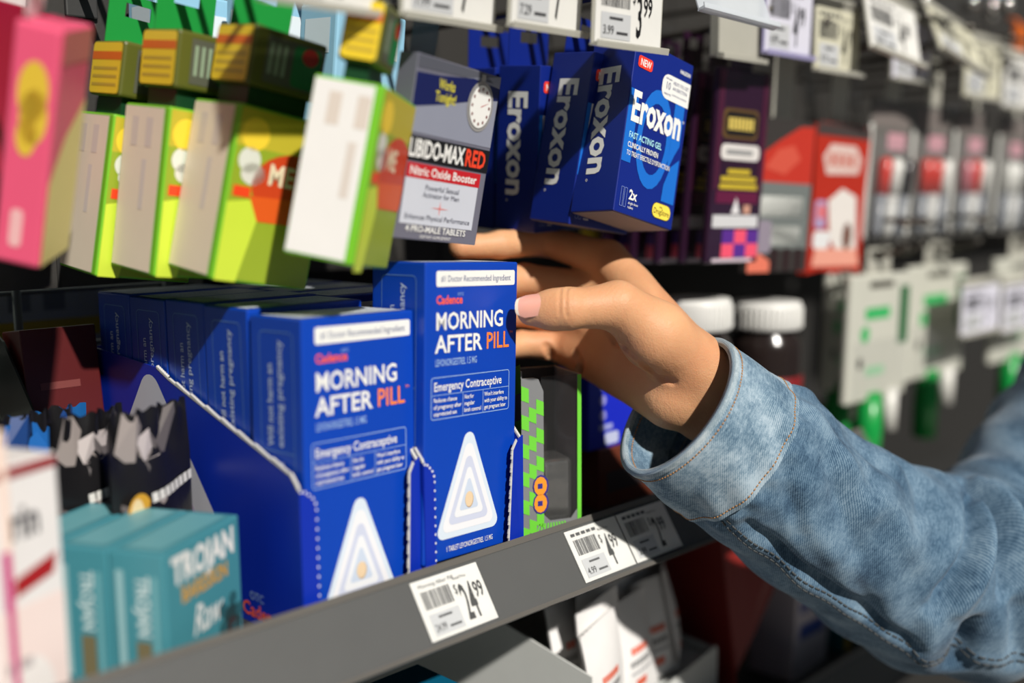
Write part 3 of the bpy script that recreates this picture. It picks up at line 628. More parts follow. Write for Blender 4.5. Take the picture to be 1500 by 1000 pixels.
pens = [(.838, ('red', 'white', 'black'), 'nearest pen pack with a red cap, on a narrow white card'), (.918, ('red', 'red', 'white'), 'second pen pack showing two red caps'), (1.006, ('pink', 'red', 'white'), 'third pen pack with pinkish caps'),
        (1.106, ('white', 'white', 'black'), 'fourth pen pack with pale barrels'), (1.216, ('white', 'black', 'white'), 'farthest pen pack at the right edge of the upper row')]
for i, (x, caps, l) in enumerate(pens): pen_pack((x, .430, 1.4110), (2, 2-i % 3, -3), l, caps, i)

# ------------------------------------------------------------------ left end of the shelf
def carton(name, label, cat, loc, eul, w, d, h, m, printer, group=None, bev=.0008):
    t = thing(name, label, cat, loc, eul, group); b = MB(); b.bevbox(0, w, 0, d, 0, h, m, bev); b.build('carton', t)
    b = MB(); printer(carton_faces(b, w, d, h)); b.build('print', t); return t
M_TEAL = card(70, 140, 152)
def pr(fs):
    F, L, Tp, _ = fs; w, d, h = .058, .026, .0620
    F.text('TROJAN', .005, .0150, .0110, M_WHITE, 1, w=.048, bold=.04); F.text('BARESKIN', .0110, .0245, .0066, ink(206, 156, 60), 1, w=.036, bold=.03)
    F.text('Raw', .018, .0420, .0125, M_WHITE, 1, w=.022, bold=.01, shear=.25); F.disc(.0485, .048, .0075, .0095, ink(38, 66, 66), 1); F.disc(.0485, .050, .0040, .0054, ink(60, 44, 40), 2)
    for i in range(5): a = i*1.26; F.disc(.0475+.0075*math.cos(a), .043+.007*math.sin(a), .0032, .0032, ink(44, 92, 98), 2)
    F.rect(.005, .047, .019, .056, ink(216, 226, 226), 1); F.text('10', .008, .0545, .0055, ink(50, 70, 76), 2, w=.008)
    L.text('TROJAN', .0125, .010, .0060, ink(200, 220, 220), 1, w=.026, bold=.03, ang=90); L.rect(.0115, .038, .0185, .056, ink(120, 110, 80), 1)
    L.rect(.003, .008, .0065, .056, ink(150, 190, 194), 1); L.rect(.020, .010, .0225, .054, ink(110, 170, 178), 1)
    Tp.rect(.004, .004, .054, .022, ink(104, 164, 172), 1)
TX, TY, TA = .1935, .3960, 29
dv = Vector((-math.sin(R(TA)), math.cos(R(TA)), 0))
tj = carton('teal_box', 'teal carton with white lettering standing in front of the black packets', 'box', (TX, TY, DZ), (0, 0, TA), .058, .026, .0620, M_TEAL, pr, 'teal cartons')
for i in range(2):
    c = copy_tree(tj); q = Vector((TX, TY, DZ))+dv*(.0268*(i+1)); place(c, q, (0, 0, TA-.5), ('dark-looking teal carton right behind the front teal one', 'rearmost teal carton beside the white and red box')[i])

def pr(fs):
    F, L, Tp, _ = fs
    F.rect(.0008, .0008, .0332, .005, ink(150, 30, 36), 1); F.text('rin', .010, .028, .012, ink(70, 70, 76), 1, w=.014, bold=.03)
    F.poly([(.008, .044), (.031, .038), (.029, .046), (.007, .051)], ink(170, 30, 36), 1); F.rect(.0008, .054, .0332, .107, ink(248, 228, 222), 1); F.disc(.014, .090, .012, .016, ink(246, 240, 236), 2); F.rect(.004, .074, .016, .078, ink(190, 180, 180), 3)
carton('medicine_box', 'white medicine carton with red band at the far left front', 'box', (.1275, .3960, DZ), (0, 0, 23), .034, .030, .1085, card(240, 236, 234), pr)
def pr(fs):
    F, L, Tp, _ = fs; F.rect(.001, .045, .039, .119, ink(190, 40, 120), 1); F.rect(.001, .052, .030, .119, ink(240, 214, 206), 2)
q = at(14, 640, Y=.3960); carton('cream_box', 'cream and magenta carton cut by the left edge', 'box', (q.x-.0405, .3960, DZ), (0, 0, 4), .040, .030, .122, card(238, 214, 200), pr)

# black packets with crimped tops
M_BLK = mat('black_foil', (24, 23, 25), .3, bump=.3, bscale=140); M_BLUF = mat('blue_foil', (22, 88, 150), .3, bump=.3, bscale=140)
def packet(label, loc, eul, w, h, foil, pics, group, strip=True, seal=False, seed=1):
    t = thing('foil_packet', label, 'packet', loc, eul, group); rnd = random.Random(seed)
    ph = [rnd.uniform(0, 6) for _ in range(4)]
    def f(y, sgn):
        def g(u, v):
            bulge = .007*math.sin(PI*min(1, v*1.25))**.6*math.sin(PI*u)**.7 if v < .8 else 0
            wv = .0016*math.sin(u*9+ph[0])*v+(.0022*math.sin(u*22+ph[1])*max(0, v-.72)*3)
            return (w*u, y+sgn*bulge+wv, h*v+(.0015*math.sin(u*40) if v > .98 else 0))
        return g
    b = MB(); b.grid(f(-.0005, -1), 26, 22, foil); b.grid(f(.0005, 1), 26, 22, foil); b.build('pouch', t)
    b = MB(); F = Face(b, (0, -.0012, h), (1, 0, 0), (0, 0, -1), (0, -1, 0), .0)
    def pt(u, v): # follow the pouch front
        x, y, z = f(-.0005, -1)(u/w, 1-v/h); return Vector((x, y-.0003, z))
    def patch(poly, m): b.poly([pt(u, v) for u, v in poly], m)
    for (u, v, a, c, ang, col) in pics:
        ca, sa = math.cos(R(ang)), math.sin(R(ang)); patch([(min(max(u+x*ca-y*sa, .001), w-.001), min(max(v+x*sa+y*ca, .001), h-.002)) for x, y in ((-a, -c), (0, -c*1.2), (a, -c*.7), (a*.8, c), (0, c*1.1), (-a, c*.8))], ink(*col))
    b.build('picture', t)
    if strip:
        b = MB(); n = 8
        for i in range(n): u0, u1 = w*(.34+.64*i/n), w*(.34+.64*(i+.8)/n); b.poly([p+Vector((0, -.0006, 0)) for p in (pt(u0, h*.43-u0*.12), pt(u1, h*.43-u1*.12), pt(u1, h*.43-u1*.12+.0045), pt(u0, h*.43-u0*.12+.0045))], ink(214, 212, 206))
        b.build('lettering', t)
    if seal:
        b = MB(); c0 = pt(w*.20, h*.50); b.poly([c0+Vector((.0082*math.cos(2*PI*i/24), -.0016, .0105*math.sin(2*PI*i/24))) for i in range(24)], ink(214, 160, 50)); b.poly([c0+Vector((-.002+.0045*math.cos(2*PI*i/24), -.0019, .0085*math.sin(2*PI*i/24))) for i in range(24)], ink(236, 210, 160)); b.build('gold_seal', t)
    return t
GP = 'foil packets standing behind the teal cartons'
g1 = (150, 140, 136); g2 = (96, 90, 90); g3 = (190, 180, 178)
pics = [(.012, .012, .006, .010, 20, g1), (.026, .016, .010, .006, -15, g3), (.036, .010, .004, .012, 30, g2), (.034, .036, .003, .022, -20, g2), (.012, .034, .006, .014, 15, g2), (.022, .030, .004, .014, -10, g1)]
q = at(168, 604, Y=.470)
packet('black foil packet with gold seal behind the front teal carton', (q.x-.006, .4650, DZ+.012), (0, 0, 22), .053, at(200, 600, Y=.475).z-DZ-.012, M_BLK, pics, GP, True, True, 1)
packet('black foil packet left of the one with the gold seal', (q.x-.022, .4935, DZ+.012), (0, 0, 20), .048, at(110, 600, Y=.51).z-DZ-.013, M_BLK, pics[::-1], GP, True, False, 2)
packet('blue and black foil packet left of the black ones', (q.x-.034, .5260, DZ+.012), (0, 0, 18), .044, at(60, 596, Y=.545).z-DZ-.012, M_BLK, [(a, b_, c, d, e, (36, 110, 190) if i % 2 else (20, 60, 120)) for i, (a, b_, c, d, e, f) in enumerate(pics)]+[(.020, .014, .016, .008, 10, (30, 100, 176))], GP, False, False, 3)
packet('blue foil packet at the back by the wire grid', (q.x-.016, .5560, DZ+.012), (0, 0, 16), .044, at(110, 592, Y=.57).z-DZ-.012, M_BLUF, [(.012, .012, .006, .010, 20, (40, 130, 200)), (.030, .016, .010, .006, -15, (14, 50, 100))], GP, False, False, 4)
t = thing('riser_block', 'low dark riser under the foil packets', 'riser', (.150, .4580, DZ)); b = MB(); b.prism([(.035, -.004, 0), (.098, .020, 0), (.090, .125, 0), (-.030, .125, 0), (-.030, .060, 0)], (0, 0, .0118), M_DARK); b.build('block', t)

# dark red carton in a black tray, cartons beyond the wire grid
t = thing('black_tray', 'black slanted display tray behind the foil packets', 'tray', (.212, .560, DZ)); b = MB()
b.prism([(0, 0, .0005), (0, .062, .0005), (0, .062, .132), (0, .050, .128), (0, 0, .082)], (.0012, 0, 0), card(16, 22, 20)); b.build('side_panel', t)
b = MB(); b.box(.0012, .046, .0, .0012, .0005, .080, card(16, 22, 20)); b.build('front_panel', t); b = MB(); b.box(.0012, .046, .0, .062, .0005, .0015, card(16, 22, 20)); b.build('base', t)
carton('red_box', 'dark red carton leaning in the black tray behind the blue tray', 'box', (.216, .580, DZ+.002), (-7, 0, 0), .042, .026, .134, card(84, 20, 20), lambda f: (f[0].rect(.008, .03, .030, .034, ink(120, 60, 56), 1)))
carton('white_box', 'white carton with a yellow stripe seen through the wire grid', 'box', (.150, .700, 1.345), (0, 0, 0), .16, .05, .060, card(170, 176, 176), lambda f: (f[0].rect(.001, .030, .159, .042, ink(196, 170, 40), 1), [f[0].rect(.01+i*.022, .006, .024+i*.022, .024, ink(120, 126, 130), 1) for i in range(6)]))
carton('red_stripe_box', 'pale carton with a red stripe low behind the wire grid', 'box', (.130, .700, 1.262), (0, 0, 0), .16, .05, .068, card(196, 204, 192), lambda f: (f[0].rect(.001, .002, .159, .012, ink(170, 40, 44), 1),))
t = thing('rear_shelf', 'shelf board on the other side of the wire grid', 'shelf', (-.3, .672, 1.25)); b = MB(); b.box(0, .62, .0, .25, -.02, 0.012, M_STEEL); b.box(0, .62, .0, .25, .084, .0945, M_STEEL); b.build('boards', t)

# ------------------------------------------------------------------ shelf right of the trays
GA = -22
q = at(776, 700, Y=.4105); gz = .1045; gw, gd = .0370, .034
t = thing('checked_box', 'lime green and grey checked carton with a rounded clear window beside the gripped carton', 'box', (.4150, .4120, DZ), (0, 0, GA))
M_GREY = card(126, 128, 130); M_LG = ink(110, 206, 60); M_GG = ink(126, 128, 130)
b = MB(); b.box(0, .0008, 0, gd, 0, gz+.004, M_GREY); b.box(gw-.0008, gw, 0, gd, 0, gz, M_GREY); b.box(.0008, gw-.0008, gd-.0008, gd, 0, gz, card(44, 38, 36)); b.box(.0008, gw-.0008, 0, gd, 0, .0008, M_GREY)
b.build('carton', t)
b = MB(); wu0, wv0, wu1, wv1 = .0135, -.01, .0345, .0830        # front panel with a window cut to its top
b.prism([(0, -.0006, 0), (gw, -.0006, 0), (gw, -.0006, gz-.0), (wu1, -.0006, gz), (wu1, -.0006, gz-.078), (wu1-.004, -.0006, gz-.083), (wu0+.004, -.0006, gz-.083), (wu0, -.0006, gz-.079), (wu0, -.0006, gz-.008), (wu0-.003, -.0006, gz-.001), (wu0-.006, -.0006, gz), (0, -.0006, gz)], (0, .0006, 0), M_GREY); b.build('front_panel', t)
b = MB(); F = Face(b, (0, -.0006, gz), (1, 0, 0), (0, 0, -1), (0, -1, 0)); rows = 13
for i in range(rows):
    v0 = gz*i/rows; v1 = gz*(i+1)/rows
    for j in range(3):
        if (i+j) % 2 and i > 0: u0, u1 = wu0*j/3, wu0*(j+1)/3; F.poly([(u0, v0+.004*(j-1)), (u1, v0+.004*j-.002), (u1, min(gz, v1+.004*j-.002)), (u0, min(gz, v1+.004*(j-1)))], M_LG, 1)
for i in range(10): u0 = .003+i*.0034; F.poly([(u0, gz), (u0+.0018, gz), (.018+(u0-.018)*.5+.0009, .084), (.018+(u0-.018)*.5, .084)], M_LG, 1)
F.rect(wu1, .0, gw, gz, M_LG, 1)
for v in (.062, .072): F.disc(.0115, v, .0050, .0065, ink(50, 44, 130), 2, 12); F.disc(.0113, v, .0040, .0054, ink(240, 150, 40), 3, 12); F.rect(.0095, v-.0015, .0125, v+.0015, ink(50, 44, 130), 4)
L = Face(b, (0, gd, gz+.004), (0, -1, 0), (0, 0, -1), (-1, 0, 0))
for i in range(7):
    for j in range(2):
        if (i+j) % 2: v0 = .002+i*.0155; L.poly([(gd*j/2, v0), (gd*(j+1)/2, v0-.006), (gd*(j+1)/2, v0+.010), (gd*j/2, v0+.0155)], M_LG, 1)
L.rect(.010, .066, .015, .070, ink(40, 60, 150), 2); b.build('check_print', t)
b = MB(); b.box(wu0-.001, wu1+.001, .0004, .0007, gz-.084, gz, mat('window_film', (70, 70, 70), .05, alpha=.18, spec=1)); b.build('window', t)
b = MB(); b.bevbox(.0145, .0335, .003, .026, .006, .056, mat('silver_foil', (190, 190, 188), .22, metal=.9, bump=.9, bscale=60), .003, 3); b.build('foil_insert', t)
b = MB(); b.bevbox(.0105, .0160, .010, .026, .006, .075, card(206, 40, 140), .001); b.build('pink_insert', t)
carton('brown_box', 'dark brown carton standing right of the checked carton', 'box', (.520, .445, DZ), (0, 0, 0), .058, .040, .040, card(104, 52, 36), lambda f: (f[0].rect(.008, .016, .05, .030, ink(70, 60, 60), 1),))
def pr(fs):
    F = fs[0]
    for i in range(3): F.disc(.014, .008+i*.010, .0035, .0035, ink(150, 150, 220), 1)
    F.rect(.010, .034, .024, .038, ink(150, 156, 216), 1, .001); F.rect(.016, .040, .030, .048, ink(190, 196, 226), 1, .002)
carton('blue_box', 'blue carton lying on top of the dark brown carton', 'box', (.512, .447, DZ+.0402), (0, 0, 0), .068, .040, .050, card(24, 40, 190), pr)

# bottles with white caps
def bottle(cx, cy, label, capr, h):
    t = thing('pill_bottle', label, 'bottle', (cx, cy, DZ), (0, 0, 0), 'bottles with white caps'); r = capr*1.04
    b = MB(); b.lathe([(r*.93, 0), (r, .003), (r, h*.70), (r*.95, h*.76), (r*.8, h*.80), (r*.8, h*.83)], mat('bottle_plastic', (38, 30, 28), .2)); b.build('body', t)
    b = MB(); rr = r+.0004; b.lathe([(rr, .012), (rr, .050)], mat('bottle_label', (186, 184, 180), .4)); b.lathe([(rr+.0002, .050), (rr+.0002, .064)], mat('bottle_band', (120, 24, 28), .4)); b.build('label_wrap', t)
    b = MB(); c = capr; z0 = h*.825; b.lathe([(c*.96, z0), (c, z0+.001), (c, h-.003), (c*.96, h), (c*.5, h-.0004), (.0001, h-.0006)], mat('cap_plastic', (228, 227, 222), .4), 40)
    for i in range(40):
        a = 2*PI*i/40; b.box(-.0006, .0006, -.0006, .0006, z0+.002, h-.004, MATS['cap_plastic'])
        for k in range(len(b.v)-8, len(b.v)): x, y, z = b.v[k]; b.v[k] = (x+c*math.cos(a), y+c*math.sin(a), z)
    b.build('cap', t)
q = at(1018, 470, Y=.462); bottle(q.x, .462, 'white-capped dark bottle just right of the wrist', .0265, at(1018, 437, Y=.462).z-DZ)
q = at(1123, 470, Y=.455); bottle(q.x, .455, 'larger white-capped dark bottle with red band above the cuff', .0270, at(1123, 441, Y=.455).z-DZ)

# green and white toothbrush packs on low pegs
M_GW = card(198, 198, 186)
def brush(xl, xr, Y, label, seed, cov=False):
    A = at(xl, 445, Y=Y); B = at(xr, 445, Y=Y); w = B.x-A.x; h = .168
    t = thing('green_pack', label, 'pack', (A.x, Y, 1.385-h), (1, .6, -2), 'green and white packs'); rnd = random.Random(seed)
    b = MB(); b.bevbox(0, w, 0, .006, h*.36, h, M_GW, .002); b.build('card', t)
    b = MB(); F = Face(b, (0, 0, h), (1, 0, 0), (0, 0, -1), (0, -1, 0)); G = ink(60, 176, 100); DG = ink(24, 96, 50)
    F.rect(w*.3, .006, w*.7, .012, ink(90, 88, 80), 1, .002)
    F.rect(w*.25, .028, w*.66, .038, G, 1, .002); F.disc(w*.26, .050, .007, .007, G, 1); F.rect(w*.82, .012, w*.98, .062, DG, 1); F.rect(w*.3, .078, w*.6, .086, ink(150, 200, 160), 1)
    F.disc(w*.2, .074, .004, .005, ink(50, 46, 40), 1); b.build('print', t)
    b = MB(); b.tube([(w*.45, .003, h*.40), (w*.45, .003, h*.2), (w*.45, .003, .002)], [.010, .012, .011], mat('green_plastic', (20, 150, 66), .3), 12); b.build('green_handle', t)
    b = MB(); b.tube([(w*.78, .003, h*.40), (w*.78, .003, .030)], .008, mat('white_plastic', (214, 212, 206), .35), 12); b.build('white_handle', t)
    b = MB(); b.grid(lambda u, v: (w*(.08+.84*u), -.0005-.014*min(1, 5*u, 5*(1-u), 5*v, 5*(1-v)), h*.37+h*.3*v), 12, 12, MATS['blister_plastic']); b.build('blister', t)
    b = MB(); tab(b, w*.3, w*.7, .004, h, h+.022, M_CLEAR2); b.build('hang_tab', t)
    peg(A.x+w/2, 1.399, 'low steel peg hook holding the %s' % label.split(' with ')[0].split(' hanging ')[0], .398, .662)
brush(1208, 1262, .470, 'slim green and white pack hanging right of the bottles', 1)
brush(1240, 1322, .425, 'nearest green and white pack with a green handle below', 2)
brush(1326, 1404, .440, 'middle green and white pack with rounded blister', 3)
brush(1452, 1520, .425, 'rightmost green and white pack with orange edge', 4)
b = None

# ------------------------------------------------------------------ lower shelf
LZ = 1.0625
M_WC = card(206, 208, 204)
t = thing('white_tray', 'white cardboard display tray with slanted sides under the $24.99 tag', 'tray', (.4600, .3990, LZ), (0, 0, 10)); d, zb, zf = .19, .126, .104; w = .180
for x in (0, w-.0014):
    b = MB(); k = 1 if x == 0 else .55; b.prism([(x, 0, .0005), (x, d, .0005), (x, d, zb*k), (x, .074, zb*k), (x, 0, zf*k)], (.0014, 0, 0), M_WC); b.build('side_panel', t)
b = MB(); b.box(.0014, w-.0014, d-.0014, d, .0005, zb, M_WC); b.build('back_panel', t)
b = MB(); b.box(.0014, w-.0014, 0, .0014, .0005, .060, M_WC); b.build('front_panel', t); b = MB(); b.box(.0014, w-.0014, .0014, d-.0014, .0005, .0018, M_WC); b.build('base', t)
M_SACH = mat('sachet_paper', (232, 230, 228), .5, bump=.3, bscale=120)
def sachet(loc, eul, label, w, h, seed, red=True):
    t = thing('sachet', label, 'sachet', loc, eul, 'white paper sachets'); rnd = random.Random(seed); ph = rnd.uniform(0, 6)
    def g(sg):
        return lambda u, v: (w*(u-.5), sg*(.0005+.0045*(math.sin(PI*u)*math.sin(PI*min(1, max(0, v))))**.8)+.002*math.sin(3*v+ph), h*v+(.0011*abs(math.sin(u*30)) if v > .99 else 0))
    b = MB(); b.grid(g(-1), 20, 14, M_SACH); b.grid(g(1), 20, 14, M_SACH); b.build('pouch', t)
    b = MB()
    for (u0, u1, v0, v1, c) in ((.2, .75, .34, .40, (150, 150, 150)), (.25, .7, .46, .53, (232, 120, 96)), (.2, .8, .26, .29, (170, 170, 172)), (.3, .6, .12, .2, (236, 110, 80))):
        n = 6
        for i in range(n):
            a, c_ = u0+(u1-u0)*i/n, u0+(u1-u0)*(i+.8)/n; f = g(-1); b.poly([Vector(f(x, y))+Vector((0, -.0004, 0)) for x, y in ((a, v0), (c_, v0), (c_, v1), (a, v1))], ink(*c))
    b.build('print', t)
SL = ['frontmost white sachet with red print in the white tray', 'white sachet leaning left in the white tray', 'white sachet on the right of the frontmost one', 'tall white sachet standing behind the frontmost ones', 'white sachet with ragged top at the tray middle',
      'white sachet at the left back of the tray', 'narrow white sachet standing edge on at the right', 'white sachet half in the shade at the back', 'white sachet under the sleeve at the right end', 'white sachet low at the left front']
sp = [(.066, .010, 0, 4, 2), (.036, .016, -8, 8, -6), (.098, .012, 5, -4, -8), (.048, .030, 2, 6, -10), (.080, .028, -4, 2, 4), (.026, .036, 5, -6, 2), (.132, .016, 9, 0, 42), (.104, .034, -3, 5, -6), (.134, .034, 4, 3, 8), (.024, .008, -6, 4, 6)]
wr = Euler((0, 0, R(10))).to_matrix()
for i, (x, y, r_, p_, yw) in enumerate(sp):
    q = Vector((.4600, .3990, LZ))+wr @ Vector((x+.012, y, .060+.018*(i in (3, 4, 7))+(.010 if i in (1, 5) else 0)))
    sachet(q, (p_*.5-8, r_, 10+yw*.6), SL[i], .046, .066, i)
t = thing('sachet_riser', 'plain white insert carrying the sachets inside the tray', 'insert', Vector((.4600, .3990, LZ+.002))+wr @ Vector((.003, .003, 0)), (0, 0, 10)); b = MB(); b.prism([(.0, 0, 0), (.0, .170, 0), (.0, .170, .070), (.0, .040, .0560), (.0, 0, .0520)], (.168, 0, 0), M_WC); b.build('body', t)
# teal carton at the bottom left, cartons under the sleeve
q = at(640, 1010, Y=.41); carton('teal_carton', 'teal carton just showing under the rail at the bottom edge', 'box', (.300, .408, LZ), (0, 0, 0), .075, .05, .122, card(10, 96, 128), lambda f: (f[0].rect(.005, .02, .07, .04, ink(20, 120, 150), 1),))
t = thing('red_tray', 'dark red triangular carton flap under the sleeve', 'tray', (.652, .420, LZ)); b = MB(); b.prism([(0, 0, .0005), (.0, .12, .0005), (0, .12, .150), (0, .02, .150)], (.0014, 0, 0), card(126, 34, 30)); b.build('side_panel', t)
b = MB(); b.prism([(.0014, .004, .035), (.075, .004, .110), (.075, .004, .148), (.0014, .020, .148)], (0, .0014, 0), card(126, 34, 30)); b.build('front_flap', t)
b = MB(); b.box(.0014, .075, .118, .12, .0005, .15, card(126, 34, 30)); b.build('back_panel', t)
def pr(fs):
    F = fs[0]; [F.rect(.006+i*.0062, .042, .0108+i*.0062, .052, ink(60, 80, 150), 1) for i in range(8)]; F.rect(.008, .062, .052, .074, ink(40, 70, 150), 1); F.disc(.030, .022, .016, .010, ink(130, 170, 90), 1)
    F.rect(.0005, .0005, .06, .004, ink(200, 120, 130), 2)
carton('tooth_box', 'white carton with blue band and green leaf beneath the sleeve', 'box', (.734, .4240, LZ), (0, 4, 4), .062, .04, .106, card(196, 188, 196), pr)
def pr(fs):
    F = fs[0]; F.rect(.004, .008, .016, .075, ink(220, 180, 30), 1); F.rect(.030, .010, .048, .05, ink(90, 60, 70), 1); F.disc(.066, .03, .014, .02, ink(180, 170, 50), 1); F.disc(.066, .03, .008, .012, ink(170, 60, 50), 2)
carton('bandage_box', 'teal carton with yellow bar lowest under the sleeve', 'box', (.812, .4220, LZ), (0, 0, 3), .095, .04, .060, card(16, 100, 112), pr)
carton('bandage_box', 'dark blue carton right of the teal one with yellow bar', 'box', (.915, .4220, LZ), (0, 0, 3), .110, .04, .052, card(20, 52, 84), lambda f: (f[0].rect(.02, .01, .06, .03, ink(60, 130, 120), 1),))

# ------------------------------------------------------------------ the person: hand, forearm and denim sleeve
def A3(p): return np.array(p, dtype=float)
def D(px, py, d): return A3(at(px, py, D=d))
W0 = D(1022, 570, .600)                         # wrist
MCP = [A3((.480, .4045, 1.4140)), A3((.4785, .4160, 1.3960)), A3((.4765, .4250, 1.3785)), A3((.4740, .4300, 1.3615))]
def deeper(p, k): return A3(EYE)+(p-A3(EYE))*k
MCP = [deeper(p, 1.042) for p in MCP]
FIN = [  # proximal, middle, distal joints and tips of index .. little finger
    [MCP[0], D(800, 353, .640), A3((.4360, .4490, 1.4235)), A3((.4130, .4580, 1.4225))],
    [MCP[1], A3((.4560, .4490, 1.4020)), A3((.4320, .4600, 1.3985)), A3((.4050, .4560, 1.3960))],
    [MCP[2], A3((.4540, .4540, 1.3830)), A3((.4310, .4640, 1.3790)), A3((.4060, .4575, 1.3760))],
    [MCP[3], A3((.4540, .4500, 1.3630)), A3((.4360, .4600, 1.3590)), A3((.4150, .4580, 1.3570))]]
FIN = [[f[0]]+[deeper(p, k) for p, k in zip(f[1:], (1.042, 1.042, 1.042) if i == 0 else (1.034, 1.018, 1.004))] for i, f in enumerate(FIN)]
FR = [(.0112, .0094, .0082, .0070), (.0112, .0096, .0083, .0071), (.0107, .0090, .0078, .0067), (.0098, .0080, .0069, .0060)]
TH = [D(1000, 522, .588), D(905, 448, .566), D(832, 452, .558), D(780, 455, .562)]      # thumb: base, knuckle, joint, tip
ELB = D(1440, 838, .700); SHO = D(1790, 352, .815)
fdir = (ELB-W0)/np.linalg.norm(ELB-W0)
acr = MCP[3]-MCP[0]; acr = acr-fdir*acr.dot(fdir); acr /= np.linalg.norm(acr)        # across the wrist, thumb side to little finger side
H = .00085
lo = np.minimum.reduce([p for f in FIN for p in f]+TH+[W0])-.030; hi = np.maximum.reduce([p for f in FIN for p in f]+TH+[W0+fdir*.10])+.030
n3 = np.ceil((hi-lo)/H).astype(int)
ax = [lo[i]+H*np.arange(n3[i]) for i in range(3)]
BIG = .02
SD = np.full(n3, BIG, dtype=np.float32)
def region(pts, r):
    a = np.minimum.reduce(pts)-r-.014; c = np.maximum.reduce(pts)+r+.014
    i0 = np.maximum(((a-lo)/H).astype(int), 0); i1 = np.minimum(((c-lo)/H).astype(int)+2, n3)
    return tuple(slice(i0[k], i1[k]) for k in range(3))
def pts_of(sl): return np.meshgrid(ax[0][sl[0]], ax[1][sl[1]], ax[2][sl[2]], indexing='ij')
def cone(P, a, c, ra, rc, flat=None):
    x, y, z = P; d = c-a; L = d.dot(d); t = np.clip(((x-a[0])*d[0]+(y-a[1])*d[1]+(z-a[2])*d[2])/L, 0, 1)
    qx, qy, qz = x-a[0]-t*d[0], y-a[1]-t*d[1], z-a[2]-t*d[2]
    if flat is not None:                        # squash along a direction (nail side of a finger tip, flat of the wrist)
        nn, f = flat; s = qx*nn[0]+qy*nn[1]+qz*nn[2]; k = (1/f-1); qx = qx+k*s*nn[0]; qy = qy+k*s*nn[1]; qz = qz+k*s*nn[2]
    return np.sqrt(qx*qx+qy*qy+qz*qz)-(ra+t*(rc-ra))
def smin(a, c, k):
    h = np.clip(.5+.5*(c-a)/k, 0, 1); return c*(1-h)+a*h-k*h*(1-h)
def add(prims, k, kj):
    """a chain of cones blended with k among themselves, then joined to the hand with kj"""
    allp = [p for a, c, *_ in prims for p in (a, c)]; r = max(max(p[2], p[3]) for p in prims); sl = region(allp, r); P = pts_of(sl); d = None
    for pr_ in prims:
        e = cone(P, *pr_); d = e if d is None else smin(d, e, k)
    SD[sl] = smin(SD[sl], d, kj)
def carve(a, c, r, depth, k=.0009):
    sl = region([a, c], r); e = cone(pts_of(sl), a, c, r, r); h = np.clip(.5-.5*(SD[sl]+e)/k, 0, 1); SD[sl] = SD[sl]*(1-h)-e*h+k*h*(1-h)
pn = np.cross(acr, fdir); pn /= np.linalg.norm(pn)
if pn.dot(A3(EYE)-W0) < 0: pn = -pn               # palm side of the wrist faces the camera
# wrist and forearm
add([(W0-acr*.0105, ELB-acr*.012, .0165, .026), (W0+acr*.0105, ELB+acr*.012, .0155, .026), (W0, ELB, .0165, .03)], .010, .004)
# palm: metacarpals
mids = []
for i, m in enumerate(MCP):
    base = W0+acr*(-.012+.0085*i)-fdir*.010
    add([(base, m, .0145, FR[i][0]+.0012)], .008, .008)
add([(W0-fdir*.012+acr*.012, (MCP[3]*.55+W0*.45)+pn*.006, .0150, .0125), ((MCP[3]*.55+W0*.45)+pn*.006, MCP[3]+pn*.003, .0130, .0100)], .008, .008)   # heel under the little finger
# thenar and thumb
add([(TH[0]-fdir*.004, TH[1]*.45+TH[0]*.55+pn*.001, .0150, .0160), (TH[1]*.45+TH[0]*.55+pn*.001, TH[1], .0160, .0122), (W0-acr*.010, TH[0]*.6+TH[1]*.4, .0150, .0150)], .010, .009)
tn = A3(EYE)-TH[3]; td = (TH[3]-TH[2])/np.linalg.norm(TH[3]-TH[2]); tn = tn+A3((0, 0, .30)); tn = tn-td*tn.dot(td); tn /= np.linalg.norm(tn); tb = np.cross(td, tn)
mid = TH[2]*.52+TH[1]*.48
add([(TH[1], mid, .0118, .0102), (mid, TH[2], .0102, .0106), (TH[2], TH[2]+(TH[3]-TH[2])*.45, .0106, .0103, (tn, .92)), (TH[2]+(TH[3]-TH[2])*.45, TH[3], .0103, .0082, (tn, .86))], .004, .007)
# web between thumb and index
add([(TH[1]*.75+TH[0]*.25-acr*.002, MCP[0]*.75+W0*.25-acr*.002, .0085, .0090)], .006, .010)
for i, f in enumerate(FIN):
    add([(f[j], f[j+1], FR[i][j], FR[i][j+1]) for j in range(3)], .003, .0028)
# skin folds: thumb joint, base of the thumb, wrist
def arc(c, axis, r, a0, a1, ref, rad, n=7):
    ref = ref-axis*ref.dot(axis); ref /= np.linalg.norm(ref); o = np.cross(axis, ref); pts = [c+(ref*math.cos(t)+o*math.sin(t))*r for t in np.linspace(R(a0), R(a1), n)]
    for p, q in zip(pts, pts[1:]): carve(p, q, rad, 0)
for off, w_ in ((-.0040, 34), (-.0008, 46), (.0026, 40)): arc(TH[2]+td*off, td, .0116, -w_, w_, tn, .0009)
hn = (A3(EYE)-TH[0])/np.linalg.norm(A3(EYE)-TH[0])
def surf(px, py, d0=.50):
    """first point of the hand seen along a pixel's ray"""
    dr = A3(ray(px, py)); o = A3(EYE)
    for d in np.arange(d0, .72, .0006):
        p = o+dr*d; i = ((p-lo)/H).astype(int)
        if np.all(i >= 0) and np.all(i < n3) and SD[tuple(i)] < 0: return p
    return None
